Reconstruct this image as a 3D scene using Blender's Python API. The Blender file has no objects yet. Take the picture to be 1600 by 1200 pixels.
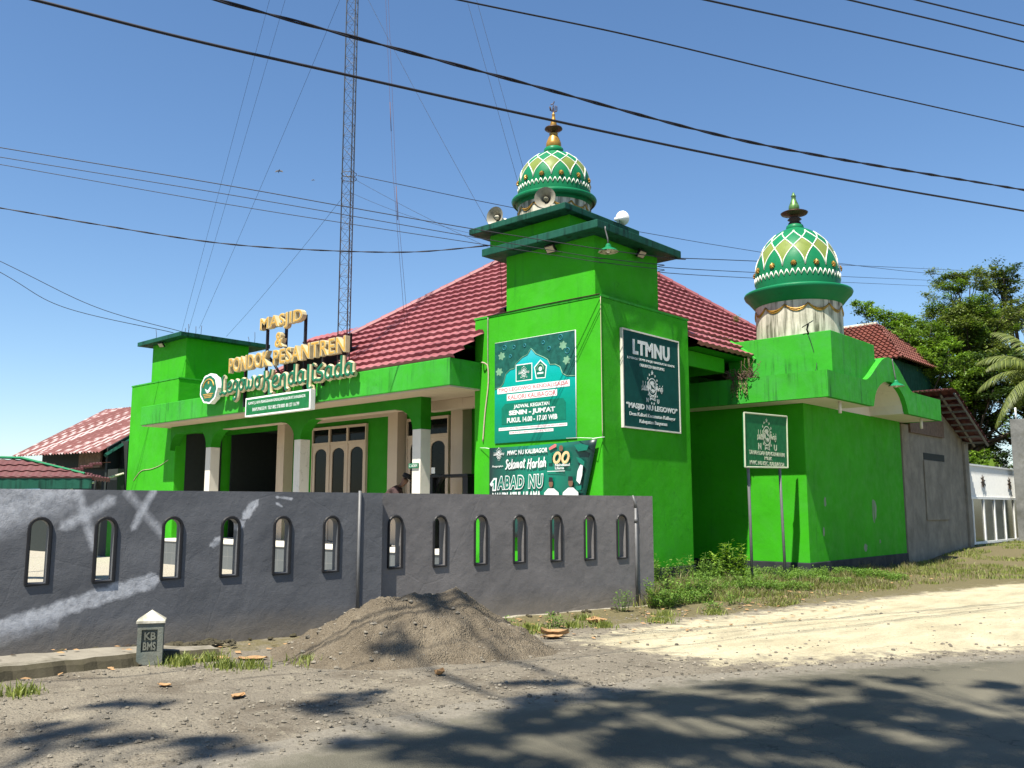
import bpy, bmesh, math, random
from mathutils import Vector, Matrix, noise
R_ = math.radians
random.seed(7)
S = bpy.context.scene
COL = S.collection

# ------------------------------------------------------------------ camera
cam = bpy.data.cameras.new("camera"); camo = bpy.data.objects.new("camera", cam); COL.objects.link(camo)
cam.sensor_width = 36; cam.lens = 36 * 1408 / 1600
cam.clip_start = 0.05; cam.clip_end = 6000
camo.location = (10.18, -13.72, 1.6)
camo.rotation_euler = (R_(90 + 7.845), 0, math.atan2(.673, .7396))
S.camera = camo

# ------------------------------------------------------------------ light
SUN = Vector((.2, -1, 1.885)).normalized()
W = bpy.data.worlds.new("World"); S.world = W; W.use_nodes = True
nt = W.node_tree; nt.nodes.clear()
sky = nt.nodes.new('ShaderNodeTexSky'); sky.sky_type = 'NISHITA'; sky.sun_disc = False
sky.sun_elevation = math.asin(SUN.z); sky.sun_rotation = math.atan2(SUN.x, SUN.y)
sky.air_density = 1.0; sky.dust_density = 0.4; sky.ozone_density = 3.0; sky.altitude = 0
bg = nt.nodes.new('ShaderNodeBackground'); bg.inputs[1].default_value = 0.08
ow = nt.nodes.new('ShaderNodeOutputWorld')
hs = nt.nodes.new('ShaderNodeHueSaturation'); hs.inputs['Saturation'].default_value = 1.12; nt.links.new(sky.outputs[0], hs.inputs['Color']); nt.links.new(hs.outputs[0], bg.inputs[0]); nt.links.new(bg.outputs[0], ow.inputs[0])
sl = bpy.data.lights.new("sun", 'SUN'); sl.energy = 5.0; sl.angle = R_(0.6); sl.color = (1, .94, .82)
so = bpy.data.objects.new("sun", sl); COL.objects.link(so)
so.rotation_euler = SUN.to_track_quat('Z', 'Y').to_euler()
S.view_settings.view_transform = 'Standard'; S.view_settings.look = 'None'
S.view_settings.exposure = 1.12; S.view_settings.gamma = 1

# ------------------------------------------------------------------ materials
def nmat(name):
    m = bpy.data.materials.new(name); m.use_nodes = True
    n = m.node_tree; b = n.nodes['Principled BSDF']
    return m, n, b
def ramp(n, pts, src):
    r = n.nodes.new('ShaderNodeValToRGB'); e = r.color_ramp.elements
    while len(e) > 1: e.remove(e[-1])
    e[0].position = pts[0][0]; e[0].color = (*pts[0][1], 1) if not isinstance(pts[0][1], (int, float)) else (pts[0][1],)*3 + (1,)
    for p, c in pts[1:]:
        x = e.new(p); x.color = (*c, 1) if not isinstance(c, (int, float)) else (c, c, c, 1)
    n.links.new(src, r.inputs[0]); return r.outputs[0]
def noi(n, scale, detail=4, rough=.55, vec=None, dist=0):
    t = n.nodes.new('ShaderNodeTexNoise'); t.inputs['Scale'].default_value = scale
    t.inputs['Detail'].default_value = detail; t.inputs['Roughness'].default_value = rough
    t.inputs['Distortion'].default_value = dist
    if vec is not None: n.links.new(vec, t.inputs['Vector'])
    return t.outputs['Fac']
def mixc(n, fac, a, b, mode='MIX'):
    m = n.nodes.new('ShaderNodeMix'); m.data_type = 'RGBA'; m.blend_type = mode
    for s, v in ((m.inputs[0], fac), (m.inputs[6], a), (m.inputs[7], b)):
        if hasattr(v, 'links') or hasattr(v, 'is_linked'): n.links.new(v, s)
        elif isinstance(v, (int, float)): s.default_value = v
        else: s.default_value = (*v, 1)
    return m.outputs[2]
def mth(n, op, a, b=0.0, clamp=False):
    m = n.nodes.new('ShaderNodeMath'); m.operation = op; m.use_clamp = clamp
    for s, v in ((m.inputs[0], a), (m.inputs[1], b)):
        if isinstance(v, (int, float)): s.default_value = v
        else: n.links.new(v, s)
    return m.outputs[0]
def geo(n):
    return n.nodes.new('ShaderNodeNewGeometry').outputs['Position']
def scaled(n, vec, sc):
    m = n.nodes.new('ShaderNodeMapping'); m.inputs['Scale'].default_value = sc
    n.links.new(vec, m.inputs['Vector']); return m.outputs[0]
def bump(n, b, h, strength=.3, dist=.02):
    k = n.nodes.new('ShaderNodeBump'); k.inputs['Strength'].default_value = strength; k.inputs['Distance'].default_value = dist
    n.links.new(h, k.inputs['Height']); n.links.new(k.outputs[0], b.inputs['Normal'])
def flat(name, c, rough=.6, metal=0, var=.12, spec=.4):
    m, n, b = nmat(name)
    f = noi(n, 9, 4, vec=geo(n))
    lo = tuple(x*(1-var) for x in c); hi = tuple(min(1, x*(1+var)) for x in c)
    n.links.new(ramp(n, [(.3, lo), (.7, hi)], f), b.inputs['Base Color'])
    b.inputs['Roughness'].default_value = rough; b.inputs['Metallic'].default_value = metal
    b.inputs['Specular IOR Level'].default_value = spec
    return m
def plaster(name, c, stain=(.02, .05, .02), stains=.35, var=.14, rough=.62, fine=.25, streak=.5, faded=None, thr=.56):
    """painted render: broad fading, hand-trowelled relief, thin dirt runs"""
    m, n, b = nmat(name); g = geo(n)
    base = ramp(n, [(.3, tuple(x*(1-var) for x in c)), (.7, tuple(min(1, x*(1+var*.6)) for x in c))], noi(n, .9, 6, .6, g))
    if faded: base = mixc(n, ramp(n, [(.45, 0.), (.75, .6)], noi(n, 1.7, 6, .7, g, .6)), base, faded)
    runs = noi(n, 1, 5, .65, scaled(n, g, (7, 7, .45)))
    blot = noi(n, 1.3, 5, .6, g)
    k = mth(n, 'MULTIPLY', ramp(n, [(thr, 0.), (thr+.16, 1.)], runs), ramp(n, [(thr-.14, 0.), (thr+.10, 1.)], blot))
    k = mth(n, 'MULTIPLY', k, stains*streak*2)
    base = mixc(n, k, base, stain)
    sp = ramp(n, [(.66, 0.), (.74, 1.)], noi(n, 22, 4, .7, g))
    base = mixc(n, mth(n, 'MULTIPLY', sp, .18*stains*2), base, stain)
    pt = ramp(n, [(.60, 0.), (.615, .30)], noi(n, .75, 3, .45, g)); base = mixc(n, pt, base, tuple(min(1, x*1.12+.01) for x in c))
    vo = n.nodes.new('ShaderNodeTexVoronoi'); vo.feature = 'DISTANCE_TO_EDGE'; vo.inputs['Scale'].default_value = .5
    wv = n.nodes.new('ShaderNodeVectorMath'); wv.operation = 'ADD'; tn = n.nodes.new('ShaderNodeTexNoise'); tn.inputs['Scale'].default_value = 2.5; tn.inputs['Detail'].default_value = 6; n.links.new(g, tn.inputs['Vector'])
    n.links.new(g, wv.inputs[0]); n.links.new(tn.outputs['Color'], wv.inputs[1]); n.links.new(wv.outputs[0], vo.inputs['Vector'])
    cr = mth(n, 'MULTIPLY', ramp(n, [(0, .5), (.004, 0.)], vo.outputs['Distance']), ramp(n, [(.5, 0.), (.6, 1.)], noi(n, .6, 3, .5, g)))
    base = mixc(n, cr, base, stain)
    n.links.new(base, b.inputs['Base Color'])
    rr = ramp(n, [(.3, rough-.08), (.7, min(1, rough+.15))], noi(n, 5, 3, .5, g)); n.links.new(rr, b.inputs['Roughness'])
    b.inputs['Specular IOR Level'].default_value = .14
    h = mth(n, 'ADD', mth(n, 'MULTIPLY', noi(n, 2.2, 4, .6, g, .3), 2.2), mth(n, 'MULTIPLY', noi(n, 60, 3, .6, g), .25))
    bump(n, b, h, fine, .02)
    return m
M = {}
M['green'] = plaster('green_wall_paint', (.060, .56, .012), stain=(.02, .20, .02), stains=.55, faded=(.085, .54, .05), rough=.7)
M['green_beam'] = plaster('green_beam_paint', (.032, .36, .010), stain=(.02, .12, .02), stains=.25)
M['green_parapet'] = plaster('green_parapet_paint', (.06, .54, .035), stain=(.02, .06, .03), stains=.7, faded=(.1, .50, .12), thr=.52)
M['teal_slab'] = plaster('dark_teal_slab_paint', (.018, .13, .085), stain=(.004, .015, .012), stains=.9, thr=.48, faded=(.04, .2, .14))
M['beige'] = plaster('beige_paint', (.62, .50, .38), stain=(.2, .15, .1), stains=.25, var=.06)
M['cream'] = plaster('cream_white_paint', (.72, .68, .60), stain=(.25, .22, .16), stains=.3, var=.05)
M['drum'] = plaster('weathered_white_plaster', (.74, .70, .58), stain=(.13, .13, .09), stains=1.0, var=.08, faded=(.42, .40, .28), thr=.44)
M['grey'] = None; M['scuff'] = plaster('scuffed_bare_plaster', (.42, .50, .36), stain=(.1, .4, .06), stains=1.0, thr=.42)
M['plinth'] = plaster('dark_grey_plinth_paint', (.045, .052, .06), stain=(.2, .2, .18), stains=.9, var=.3, faded=(.09, .1, .1))
M['dome_green'] = plaster('dome_green_enamel', (.015, .27, .11), stain=(.01, .06, .03), stains=.4, var=.18, rough=.4, fine=.1)
M['dome_lime'] = plaster('dome_yellow_green_enamel', (.34, .44, .10), stain=(.1, .12, .02), stains=.7, var=.25, rough=.4, fine=.1)
M['white_line'] = flat('white_relief_paint', (.75, .75, .66), .5, var=.15)
M['gold'] = flat('old_gold_paint', (.42, .23, .04), .38, .35, var=.35)
M['gold_letter'] = flat('gold_letter_face', (.62, .36, .06), .4, .15, var=.15)
M['letter_side'] = flat('cream_letter_side', (.62, .54, .33), .5, var=.12)
M['letter_green'] = flat('dark_green_letter_face', (.008, .15, .07), .45, var=.15)
M['bronze'] = flat('dark_bronze', (.10, .055, .03), .45, .5, var=.35)
M['black'] = flat('black_painted_steel', (.012, .012, .014), .5, .2)
M['cable'] = flat('black_cable_rubber', (.012, .012, .02), .6)
M['steel'] = flat('galvanised_steel', (.18, .19, .20), .45, .7, var=.2)
M['mast'] = flat('weathered_mast_steel', (.20, .21, .23), .5, .4, var=.25)
M['pipe'] = flat('pale_grey_pipe', (.45, .45, .46), .5, .1)
M['glass'] = flat('dark_window_glass', (.005, .006, .006), .05, 0, var=.1, spec=.12)
M['dark'] = flat('dark_shade_paint', (.02, .028, .024), .8)  # near-black colour stands in for shade indoors and in dark gaps
M['white'] = flat('white_enamel', (.78, .78, .75), .4, var=.05)
M['horn_grey'] = flat('horn_grey_enamel', (.30, .28, .22), .45, var=.25)
M['sign_teal'] = flat('dark_teal_sign_face', (.006, .07, .062), .6, var=.12, spec=.12)
M['sign_green'] = flat('green_sign_face', (.012, .14, .045), .6, var=.2, spec=.12)
M['sign_white'] = flat('white_sign_lettering', (.74, .76, .74), .5, var=.05)
M['sign_cream'] = flat('cream_sign_lettering', (.62, .66, .48), .5, var=.1)
M['ban_dark'] = flat('banner_dark_teal_print', (.015, .105, .085), .6, var=.3, spec=.12)
M['ban_mid'] = flat('banner_panel_green_print', (.006, .17, .11), .6, var=.12, spec=.12)
M['ban_leaf'] = flat('banner_pale_leaf_print', (.20, .40, .25), .5, var=.15)
M['ban_ring'] = flat('banner_blue_ring_print', (.01, .20, .25), .5, var=.2)
M['ban_red'] = flat('banner_red_lettering', (.75, .16, .16), .5, var=.1)
M['ban_letter'] = flat('banner_green_lettering', (.0, .17, .11), .5, var=.1)
M['ban_orange'] = flat('banner_orange_print', (.80, .52, .26), .5, var=.2)
M['ban_pink'] = flat('banner_white_print', (.80, .80, .80), .45, var=.04)
M['skin'] = flat('brown_skin', (.28, .14, .08), .55, var=.1)
M['cap'] = flat('black_velvet_cap', (.008, .008, .010), .85)
M['shirt'] = flat('maroon_patterned_shirt', (.09, .045, .045), .8, var=.5)
M['trousers'] = flat('dark_trousers', (.03, .03, .035), .85)
M['wood'] = flat('weathered_board', (.24, .16, .11), .8, var=.35)
M['bark'] = flat('bark', (.12, .09, .065), .9, var=.4)
M['rebar'] = flat('rusty_rebar', (.08, .04, .025), .8, .3)
M['stone'] = flat('grey_gravel', (.26, .23, .18), .9, var=.6)
M['dryleaf'] = flat('dry_leaf', (.50, .30, .14), .8, var=.35)
M['orange'] = flat('orange_plastic', (.65, .10, .05), .5)
M['letter_recess'] = flat('stone_letter', (.26, .27, .22), .85, var=.3)

def banner_mat():
    m, n, b = nmat('banner_teal_gradient_print')
    tc = n.nodes.new('ShaderNodeTexCoord'); sx = n.nodes.new('ShaderNodeSeparateXYZ')
    n.links.new(tc.outputs['Object'], sx.inputs[0])
    c = ramp(n, [(0, (.004, .17, .12)), (.35, (.0, .24, .17)), (.62, (.0, .36, .31)), (.78, (.01, .40, .42)), (1, (.12, .48, .62))], mth(n, 'DIVIDE', sx.outputs[2], 2.1))
    n.links.new(c, b.inputs['Base Color']); b.inputs['Roughness'].default_value = .5; b.inputs['Specular IOR Level'].default_value = .15
    bump(n, b, noi(n, 1.8, 3, .5, geo(n), .5), .45, .04)
    return m
M['ban_base'] = banner_mat()
def banner2_mat():
    m, n, b = nmat('banner_black_green_print')
    tc = n.nodes.new('ShaderNodeTexCoord'); mp = n.nodes.new('ShaderNodeMapping')
    mp.inputs['Location'].default_value = (-1.35, 0, -1.05); n.links.new(tc.outputs['Object'], mp.inputs[0])
    ln = n.nodes.new('ShaderNodeVectorMath'); ln.operation = 'LENGTH'; n.links.new(mp.outputs[0], ln.inputs[0])
    c = ramp(n, [(0, (.0, .22, .14)), (.35, (.0, .16, .10)), (.9, (.006, .03, .028)), (1, (.006, .022, .022))], mth(n, 'DIVIDE', ln.outputs['Value'], 1.5))
    n.links.new(c, b.inputs['Base Color']); b.inputs['Roughness'].default_value = .38
    return m
M['ban2'] = banner2_mat()

def wall_mat():
    m, n, b = nmat('grey_wall_paint'); g = geo(n)
    base = ramp(n, [(.3, (.075, .078, .086)), (.7, (.115, .118, .128))], noi(n, 1.2, 6, .6, g))
    base = mixc(n, ramp(n, [(.62, 0.), (.78, .5)], noi(n, 6, 6, .7, g, .8)), base, (.17, .17, .18))
    # whitish old-paint sweeps (real marks on the wall), along-wall coordinate t and height z
    dt = n.nodes.new('ShaderNodeVectorMath'); dt.operation = 'DOT_PRODUCT'; dt.inputs[1].default_value = (.204, .979, 0)
    n.links.new(g, dt.inputs[0]); t = mth(n, 'ADD', dt.outputs['Value'], 9.977)
    sp = n.nodes.new('ShaderNodeSeparateXYZ'); n.links.new(g, sp.inputs[0]); z = sp.outputs[2]
    def stroke(t0, z0, t1, z1, w, soft, amt, rag):
        nonlocal base
        L = math.hypot(t1-t0, z1-z0); ux, uz = (t1-t0)/L, (z1-z0)/L
        a = mth(n, 'ADD', mth(n, 'MULTIPLY', mth(n, 'SUBTRACT', t, t0), ux), mth(n, 'MULTIPLY', mth(n, 'SUBTRACT', z, z0), uz))
        d = mth(n, 'ABSOLUTE', mth(n, 'ADD', mth(n, 'MULTIPLY', mth(n, 'SUBTRACT', t, t0), -uz), mth(n, 'MULTIPLY', mth(n, 'SUBTRACT', z, z0), ux)))
        d = mth(n, 'ADD', d, mth(n, 'MULTIPLY', mth(n, 'SUBTRACT', noi(n, 9, 5, .7, g), .5), rag))
        over = mth(n, 'MAXIMUM', mth(n, 'SUBTRACT', 0, a), mth(n, 'SUBTRACT', a, L)); over = mth(n, 'MAXIMUM', over, 0)
        d = mth(n, 'ADD', d, over)
        mr = n.nodes.new('ShaderNodeMapRange'); mr.inputs[1].default_value = w+soft; mr.inputs[2].default_value = w
        n.links.new(d, mr.inputs[0])
        k = mth(n, 'MULTIPLY', mr.outputs[0], ramp(n, [(.25, amt*.35), (.6, amt)], noi(n, 14, 4, .7, g)))
        base = mixc(n, k, base, (.46, .47, .50))
    for q in [(-1.2, .02, 1.5, .78, .06, .05, .85, .12), (-.9, 0.0, .5, .42, .05, .08, .5, .2), (2.15, 1.16, 2.52, 1.42, .02, .03, .8, .12), (2.55, 1.5, 2.68, 1.66, .03, .03, .95, .1),
              (2.95, 1.74, 3.15, 1.72, .005, .02, .9, .06), (2.95, 1.66, 3.02, 1.62, .005, .02, .8, .05),
              (-1.5, 1.1, .5, 1.85, .10, .28, .85, .1), (.62, 1.85, .85, 1.15, .01, .06, .75, .06), (.52, 1.4, 1.0, 1.7, .015, .07, .8, .06),
              (1.15, 1.8, 1.7, 1.15, .01, .06, .5, .05), (1.45, 1.8, 1.25, 1.38, .014, .045, .9, .05), (-.3, .5, -.1, .75, .01, .05, .4, .08)]:
        stroke(*q)
    runs = noi(n, 1, 5, .65, scaled(n, g, (9, 9, .5)))
    base = mixc(n, mth(n, 'MULTIPLY', ramp(n, [(.6, 0.), (.75, 1.)], runs), .25), base, (.05, .05, .055))
    rs = n.nodes.new('ShaderNodeMapRange'); rs.inputs[1].default_value = 4.44; rs.inputs[2].default_value = 4.46; n.links.new(t, rs.inputs[0])
    base = mixc(n, rs.outputs[0], base, mixc(n, 1.0, base, (1.45, 1.32, 1.2), 'MULTIPLY'))      # second section: a warmer, paler batch of paint
    # splash dirt near the ground
    low = n.nodes.new('ShaderNodeMapRange'); low.inputs[1].default_value = .28; low.inputs[2].default_value = .0
    n.links.new(mth(n, 'ADD', z, mth(n, 'MULTIPLY', noi(n, 5, 4, .6, g), -.2)), low.inputs[0])
    base = mixc(n, mth(n, 'MULTIPLY', low.outputs[0], .55), base, (.19, .16, .12))
    n.links.new(base, b.inputs['Base Color']); b.inputs['Roughness'].default_value = .62; b.inputs['Specular IOR Level'].default_value = .3
    v = n.nodes.new('ShaderNodeTexVoronoi'); v.feature = 'DISTANCE_TO_EDGE'; v.inputs['Scale'].default_value = .55
    n.links.new(mixc(n, .12, g, n.nodes.new('ShaderNodeTexNoise').outputs['Color']), v.inputs['Vector'])
    crack = ramp(n, [(0, 0.), (.006, 1.)], v.outputs['Distance'])
    h = mth(n, 'ADD', mth(n, 'MULTIPLY', noi(n, 2.2, 5, .55, g), 1.6), mth(n, 'MULTIPLY', noi(n, 70, 3, .6, g), .2))
    bump(n, b, mth(n, 'ADD', h, mth(n, 'MULTIPLY', crack, .06)), .6, .025)
    return m
M['grey'] = wall_mat()

def ground_mat():
    m, n, b = nmat('roadside_ground'); g = geo(n)
    at = n.nodes.new('ShaderNodeAttribute'); at.attribute_name = 'mask'; s = n.nodes.new('ShaderNodeSeparateColor')
    n.links.new(at.outputs['Color'], s.inputs[0]); pale, soil, tile = s.outputs[0], s.outputs[1], s.outputs[2]
    big = noi(n, .8, 6, .6, g); fine = noi(n, 26, 6, .75, g); grit = noi(n, 120, 3, .7, g)
    dirt = ramp(n, [(.25, (.12, .105, .080)), (.5, (.20, .175, .135)), (.75, (.32, .285, .215))], mth(n, 'ADD', mth(n, 'MULTIPLY', big, .45), mth(n, 'MULTIPLY', fine, .55)))
    dirt = mixc(n, ramp(n, [(.6, 0.), (.7, .75)], grit), dirt, (.36, .34, .30))
    dirt = mixc(n, ramp(n, [(.3, .6), (.4, 0.)], grit), dirt, (.05, .045, .04))
    dirt = mixc(n, ramp(n, [(.50, 0.), (.64, .65)], noi(n, 1.1, 7, .7, g, .7)), dirt, (.085, .068, .048))
    dirt = mixc(n, ramp(n, [(.56, 0.), (.66, .6)], noi(n, 2.6, 7, .75, g, .5)), dirt, (.33, .295, .22))
    pl = ramp(n, [(.3, (.34, .29, .18)), (.65, (.60, .54, .38))], mth(n, 'ADD', mth(n, 'MULTIPLY', big, .5), mth(n, 'MULTIPLY', fine, .5)))
    st = noi(n, 1, 7, .7, scaled(n, g, (2.6, .8, 1)))
    pl = mixc(n, ramp(n, [(.46, 0.), (.66, .7)], st), pl, (.30, .265, .18))
    pl = mixc(n, ramp(n, [(.62, 0.), (.70, .6)], noi(n, 9, 6, .8, g)), pl, (.20, .175, .125))
    pk = mth(n, 'ADD', pale, mth(n, 'MULTIPLY', mth(n, 'SUBTRACT', noi(n, 3.5, 6, .7, g, .5), .5), 1.1))
    c = mixc(n, ramp(n, [(.42, 0.), (.62, 1.)], pk), dirt, pl)
    sk = mth(n, 'ADD', soil, mth(n, 'MULTIPLY', mth(n, 'SUBTRACT', noi(n, 5, 6, .7, g), .5), .9))
    so_ = ramp(n, [(.3, (.085, .075, .035)), (.7, (.20, .17, .09))], fine)
    c = mixc(n, ramp(n, [(.4, 0.), (.62, 1.)], sk), c, so_)
    tl = ramp(n, [(.3, (.34, .31, .25)), (.7, (.42, .39, .32))], fine)
    c = mixc(n, tile, c, tl)
    n.links.new(c, b.inputs['Base Color']); b.inputs['Roughness'].default_value = .92; b.inputs['Specular IOR Level'].default_value = .2
    v = n.nodes.new('ShaderNodeTexVoronoi'); v.inputs['Scale'].default_value = 45; n.links.new(g, v.inputs['Vector'])
    h = mth(n, 'ADD', mth(n, 'MULTIPLY', noi(n, 8, 6, .7, g), 1.6), mth(n, 'ADD', mth(n, 'MULTIPLY', fine, .7), mth(n, 'MULTIPLY', v.outputs['Distance'], -.5)))
    bump(n, b, h, .8, .03)
    return m
M['ground'] = ground_mat()
def road_mat():
    m, n, b = nmat('worn_asphalt'); g = geo(n)
    at = n.nodes.new('ShaderNodeAttribute'); at.attribute_name = 'mask'; s = n.nodes.new('ShaderNodeSeparateColor')
    n.links.new(at.outputs['Color'], s.inputs[0])
    big = noi(n, .7, 5, .6, g); agg = noi(n, 150, 3, .8, g)
    a = ramp(n, [(.3, (.070, .065, .048)), (.7, (.118, .110, .080))], big)
    a = mixc(n, ramp(n, [(.5, 0.), (.72, .6)], agg), a, (.21, .195, .155))
    lane = noi(n, 1, 4, .5, scaled(n, g, (1.1, .25, 1)))
    a = mixc(n, ramp(n, [(.45, 0.), (.7, .5)], lane), a, (.17, .155, .115))
    vc = n.nodes.new('ShaderNodeTexVoronoi'); vc.feature = 'DISTANCE_TO_EDGE'; vc.inputs['Scale'].default_value = .8
    wv = n.nodes.new('ShaderNodeVectorMath'); wv.operation = 'ADD'; tn = n.nodes.new('ShaderNodeTexNoise'); tn.inputs['Scale'].default_value = 3; tn.inputs['Detail'].default_value = 6; n.links.new(g, tn.inputs['Vector'])
    n.links.new(g, wv.inputs[0]); n.links.new(tn.outputs['Color'], wv.inputs[1]); n.links.new(wv.outputs[0], vc.inputs['Vector'])
    a = mixc(n, mth(n, 'MULTIPLY', ramp(n, [(0, .7), (.012, 0.)], vc.outputs['Distance']), ramp(n, [(.48, 0.), (.56, 1.)], noi(n, .5, 3, .5, g))), a, (.02, .02, .018))
    a = mixc(n, ramp(n, [(.58, 0.), (.66, .5)], noi(n, 1.8, 7, .75, g, .4)), a, (.19, .17, .125))
    k = mth(n, 'ADD', s.outputs[0], mth(n, 'MULTIPLY', mth(n, 'SUBTRACT', noi(n, 4, 6, .7, g), .5), 1.1))
    c = mixc(n, ramp(n, [(.45, 0.), (.75, .9)], k), a, ramp(n, [(.3, (.14, .125, .10)), (.7, (.26, .235, .19))], noi(n, 30, 5, .7, g)))
    n.links.new(c, b.inputs['Base Color']); b.inputs['Roughness'].default_value = .85; b.inputs['Specular IOR Level'].default_value = .25
    v = n.nodes.new('ShaderNodeTexVoronoi'); v.inputs['Scale'].default_value = 90; n.links.new(g, v.inputs['Vector'])
    bump(n, b, mth(n, 'ADD', v.outputs['Distance'], mth(n, 'MULTIPLY', noi(n, 12, 5, .6, g), .8)), .5, .012)
    return m
M['road'] = road_mat()
def sand_mat():
    m, n, b = nmat('grey_brown_sand'); g = geo(n)
    f = mth(n, 'ADD', mth(n, 'MULTIPLY', noi(n, 2.5, 5, .6, g), .5), mth(n, 'MULTIPLY', noi(n, 30, 5, .75, g), .5))
    c = ramp(n, [(.3, (.09, .072, .05)), (.5, (.17, .14, .10)), (.72, (.26, .22, .16))], f)
    c = mixc(n, ramp(n, [(.68, 0.), (.73, .8)], noi(n, 75, 2, .6, g)), c, (.42, .40, .36))
    n.links.new(c, b.inputs['Base Color']); b.inputs['Roughness'].default_value = .95; b.inputs['Specular IOR Level'].default_value = .15
    v = n.nodes.new('ShaderNodeTexVoronoi'); v.inputs['Scale'].default_value = 55; n.links.new(g, v.inputs['Vector'])
    bump(n, b, mth(n, 'ADD', mth(n, 'MULTIPLY', noi(n, 16, 6, .75, g), 1.5), v.outputs['Distance']), .9, .025)
    return m
M['sand'] = sand_mat()
def concrete(name, a, c2, moss=0.0):
    m, n, b = nmat(name); g = geo(n)
    c = ramp(n, [(.28, a), (.72, c2)], noi(n, 1.6, 8, .68, g, .3))
    runs = noi(n, 1, 6, .65, scaled(n, g, (1.6, 1.6, .55)))
    c = mixc(n, ramp(n, [(.5, 0.), (.75, .4)], runs), c, tuple(x*.45 for x in a))
    if moss: c = mixc(n, ramp(n, [(.5, 0.), (.7, moss)], noi(n, 2.5, 6, .7, g)), c, (.07, .065, .03))
    n.links.new(c, b.inputs['Base Color']); b.inputs['Roughness'].default_value = .88; b.inputs['Specular IOR Level'].default_value = .2
    bump(n, b, mth(n, 'ADD', noi(n, 7, 6, .7, g), mth(n, 'MULTIPLY', noi(n, 60, 3, .6, g), .3)), .5, .02)
    return m
M['moss'] = concrete('mossy_kerb_side', (.055, .048, .03), (.16, .14, .09), .7)
M['shed_wall'] = concrete('bare_cement_render', (.18, .165, .135), (.36, .33, .265))
M['kerb'] = concrete('broken_kerb_concrete', (.26, .235, .19), (.46, .42, .34), .6)
M['pillar'] = concrete('mossy_grey_pillar', (.12, .125, .12), (.27, .27, .25), .4)
M['stone_post'] = concrete('teal_flaked_post', (.11, .17, .17), (.42, .41, .33), .5)
def tile_mat(name, a, c2, dusty):
    m, n, b = nmat(name); g = geo(n)
    c = ramp(n, [(.3, a), (.7, c2)], noi(n, 1.1, 6, .65, g))
    c = mixc(n, ramp(n, [(.52, 0.), (.75, .5)], noi(n, 1, 6, .7, scaled(n, g, (3, 3, 1)))), c, dusty)
    c = mixc(n, ramp(n, [(.66, 0.), (.74, .5)], noi(n, 16, 4, .7, g)), c, tuple(x*.4 for x in a))
    n.links.new(c, b.inputs['Base Color']); b.inputs['Roughness'].default_value = .55; b.inputs['Specular IOR Level'].default_value = .35
    bump(n, b, noi(n, 40, 3, .6, g), .1, .01)
    return m
M['tile'] = tile_mat('faded_red_metal_tile', (.26, .075, .085), (.39, .135, .145), (.46, .23, .23))
M['tile_shaded'] = tile_mat('shaded_red_metal_tile', (.16, .05, .055), (.24, .085, .085), (.30, .14, .13))  # darker copy of the red tile, shade of a tilted-away slope in its colour
M['clay'] = tile_mat('weathered_clay_tile', (.20, .055, .035), (.36, .12, .085), (.12, .06, .05))
def rust_mat():
    m, n, b = nmat('flaking_red_corrugated_sheet'); g = geo(n)
    f = noi(n, 1, 3, .6, scaled(n, g, (4.5, .12, .12)), .1)
    c = ramp(n, [(.40, (.20, .065, .05)), (.52, (.30, .11, .10)), (.56, (.60, .46, .44)), (.7, (.72, .64, .62))], f)
    n.links.new(c, b.inputs['Base Color']); b.inputs['Roughness'].default_value = .6
    return m
M['rust'] = rust_mat()
def floor_tile_mat(name, a, b2, grout, sc):
    m, n, b = nmat(name); g = geo(n)
    br = n.nodes.new('ShaderNodeTexBrick'); br.offset = 0; br.inputs['Scale'].default_value = sc
    br.inputs['Color1'].default_value = (*a, 1); br.inputs['Color2'].default_value = (*b2, 1); br.inputs['Mortar'].default_value = (*grout, 1)
    br.inputs['Mortar Size'].default_value = .012; br.inputs['Brick Width'].default_value = 1; br.inputs['Row Height'].default_value = 1
    mp = n.nodes.new('ShaderNodeMapping'); mp.inputs['Rotation'].default_value = (R_(90), 0, 0); n.links.new(g, mp.inputs[0]); n.links.new(mp.outputs[0], br.inputs[0])
    n.links.new(br.outputs[0], b.inputs['Base Color']); b.inputs['Roughness'].default_value = .3
    return m
M['grey_tile'] = floor_tile_mat('grey_step_tile', (.16, .18, .19), (.20, .22, .23), (.35, .35, .33), 3.0)
def leaf_mat(name, a, c2, trans=.35):
    m, n, b = nmat(name)
    oi = n.nodes.new('ShaderNodeNewGeometry')
    c = ramp(n, [(0, a), (.6, c2), (1, tuple(x*1.25 for x in c2))], oi.outputs['Random Per Island'])
    n.links.new(c, b.inputs['Base Color']); b.inputs['Roughness'].default_value = .5; b.inputs['Specular IOR Level'].default_value = .35
    tr = n.nodes.new('ShaderNodeBsdfTranslucent'); n.links.new(mixc(n, 1.0, c, (.9, 1, .35), 'MULTIPLY'), tr.inputs[0])
    mx = n.nodes.new('ShaderNodeMixShader'); mx.inputs[0].default_value = trans
    n.links.new(b.outputs[0], mx.inputs[1]); n.links.new(tr.outputs[0], mx.inputs[2])
    n.links.new(mx.outputs[0], n.nodes['Material Output'].inputs[0])
    return m
M['leaf_mid'] = leaf_mat('tree_leaf', (.045, .085, .016), (.12, .19, .03))
M['leaf_olive'] = leaf_mat('olive_tree_leaf', (.05, .075, .025), (.14, .17, .05))
M['leaf_dark'] = leaf_mat('dark_tree_leaf', (.014, .03, .01), (.045, .08, .02))
M['leaf_bright'] = leaf_mat('bright_bush_leaf', (.07, .15, .02), (.20, .32, .04))
M['weed'] = leaf_mat('weed_leaf', (.05, .11, .02), (.13, .22, .04))
M['grass'] = leaf_mat('roadside_grass_blade', (.09, .13, .025), (.24, .27, .07))
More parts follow.
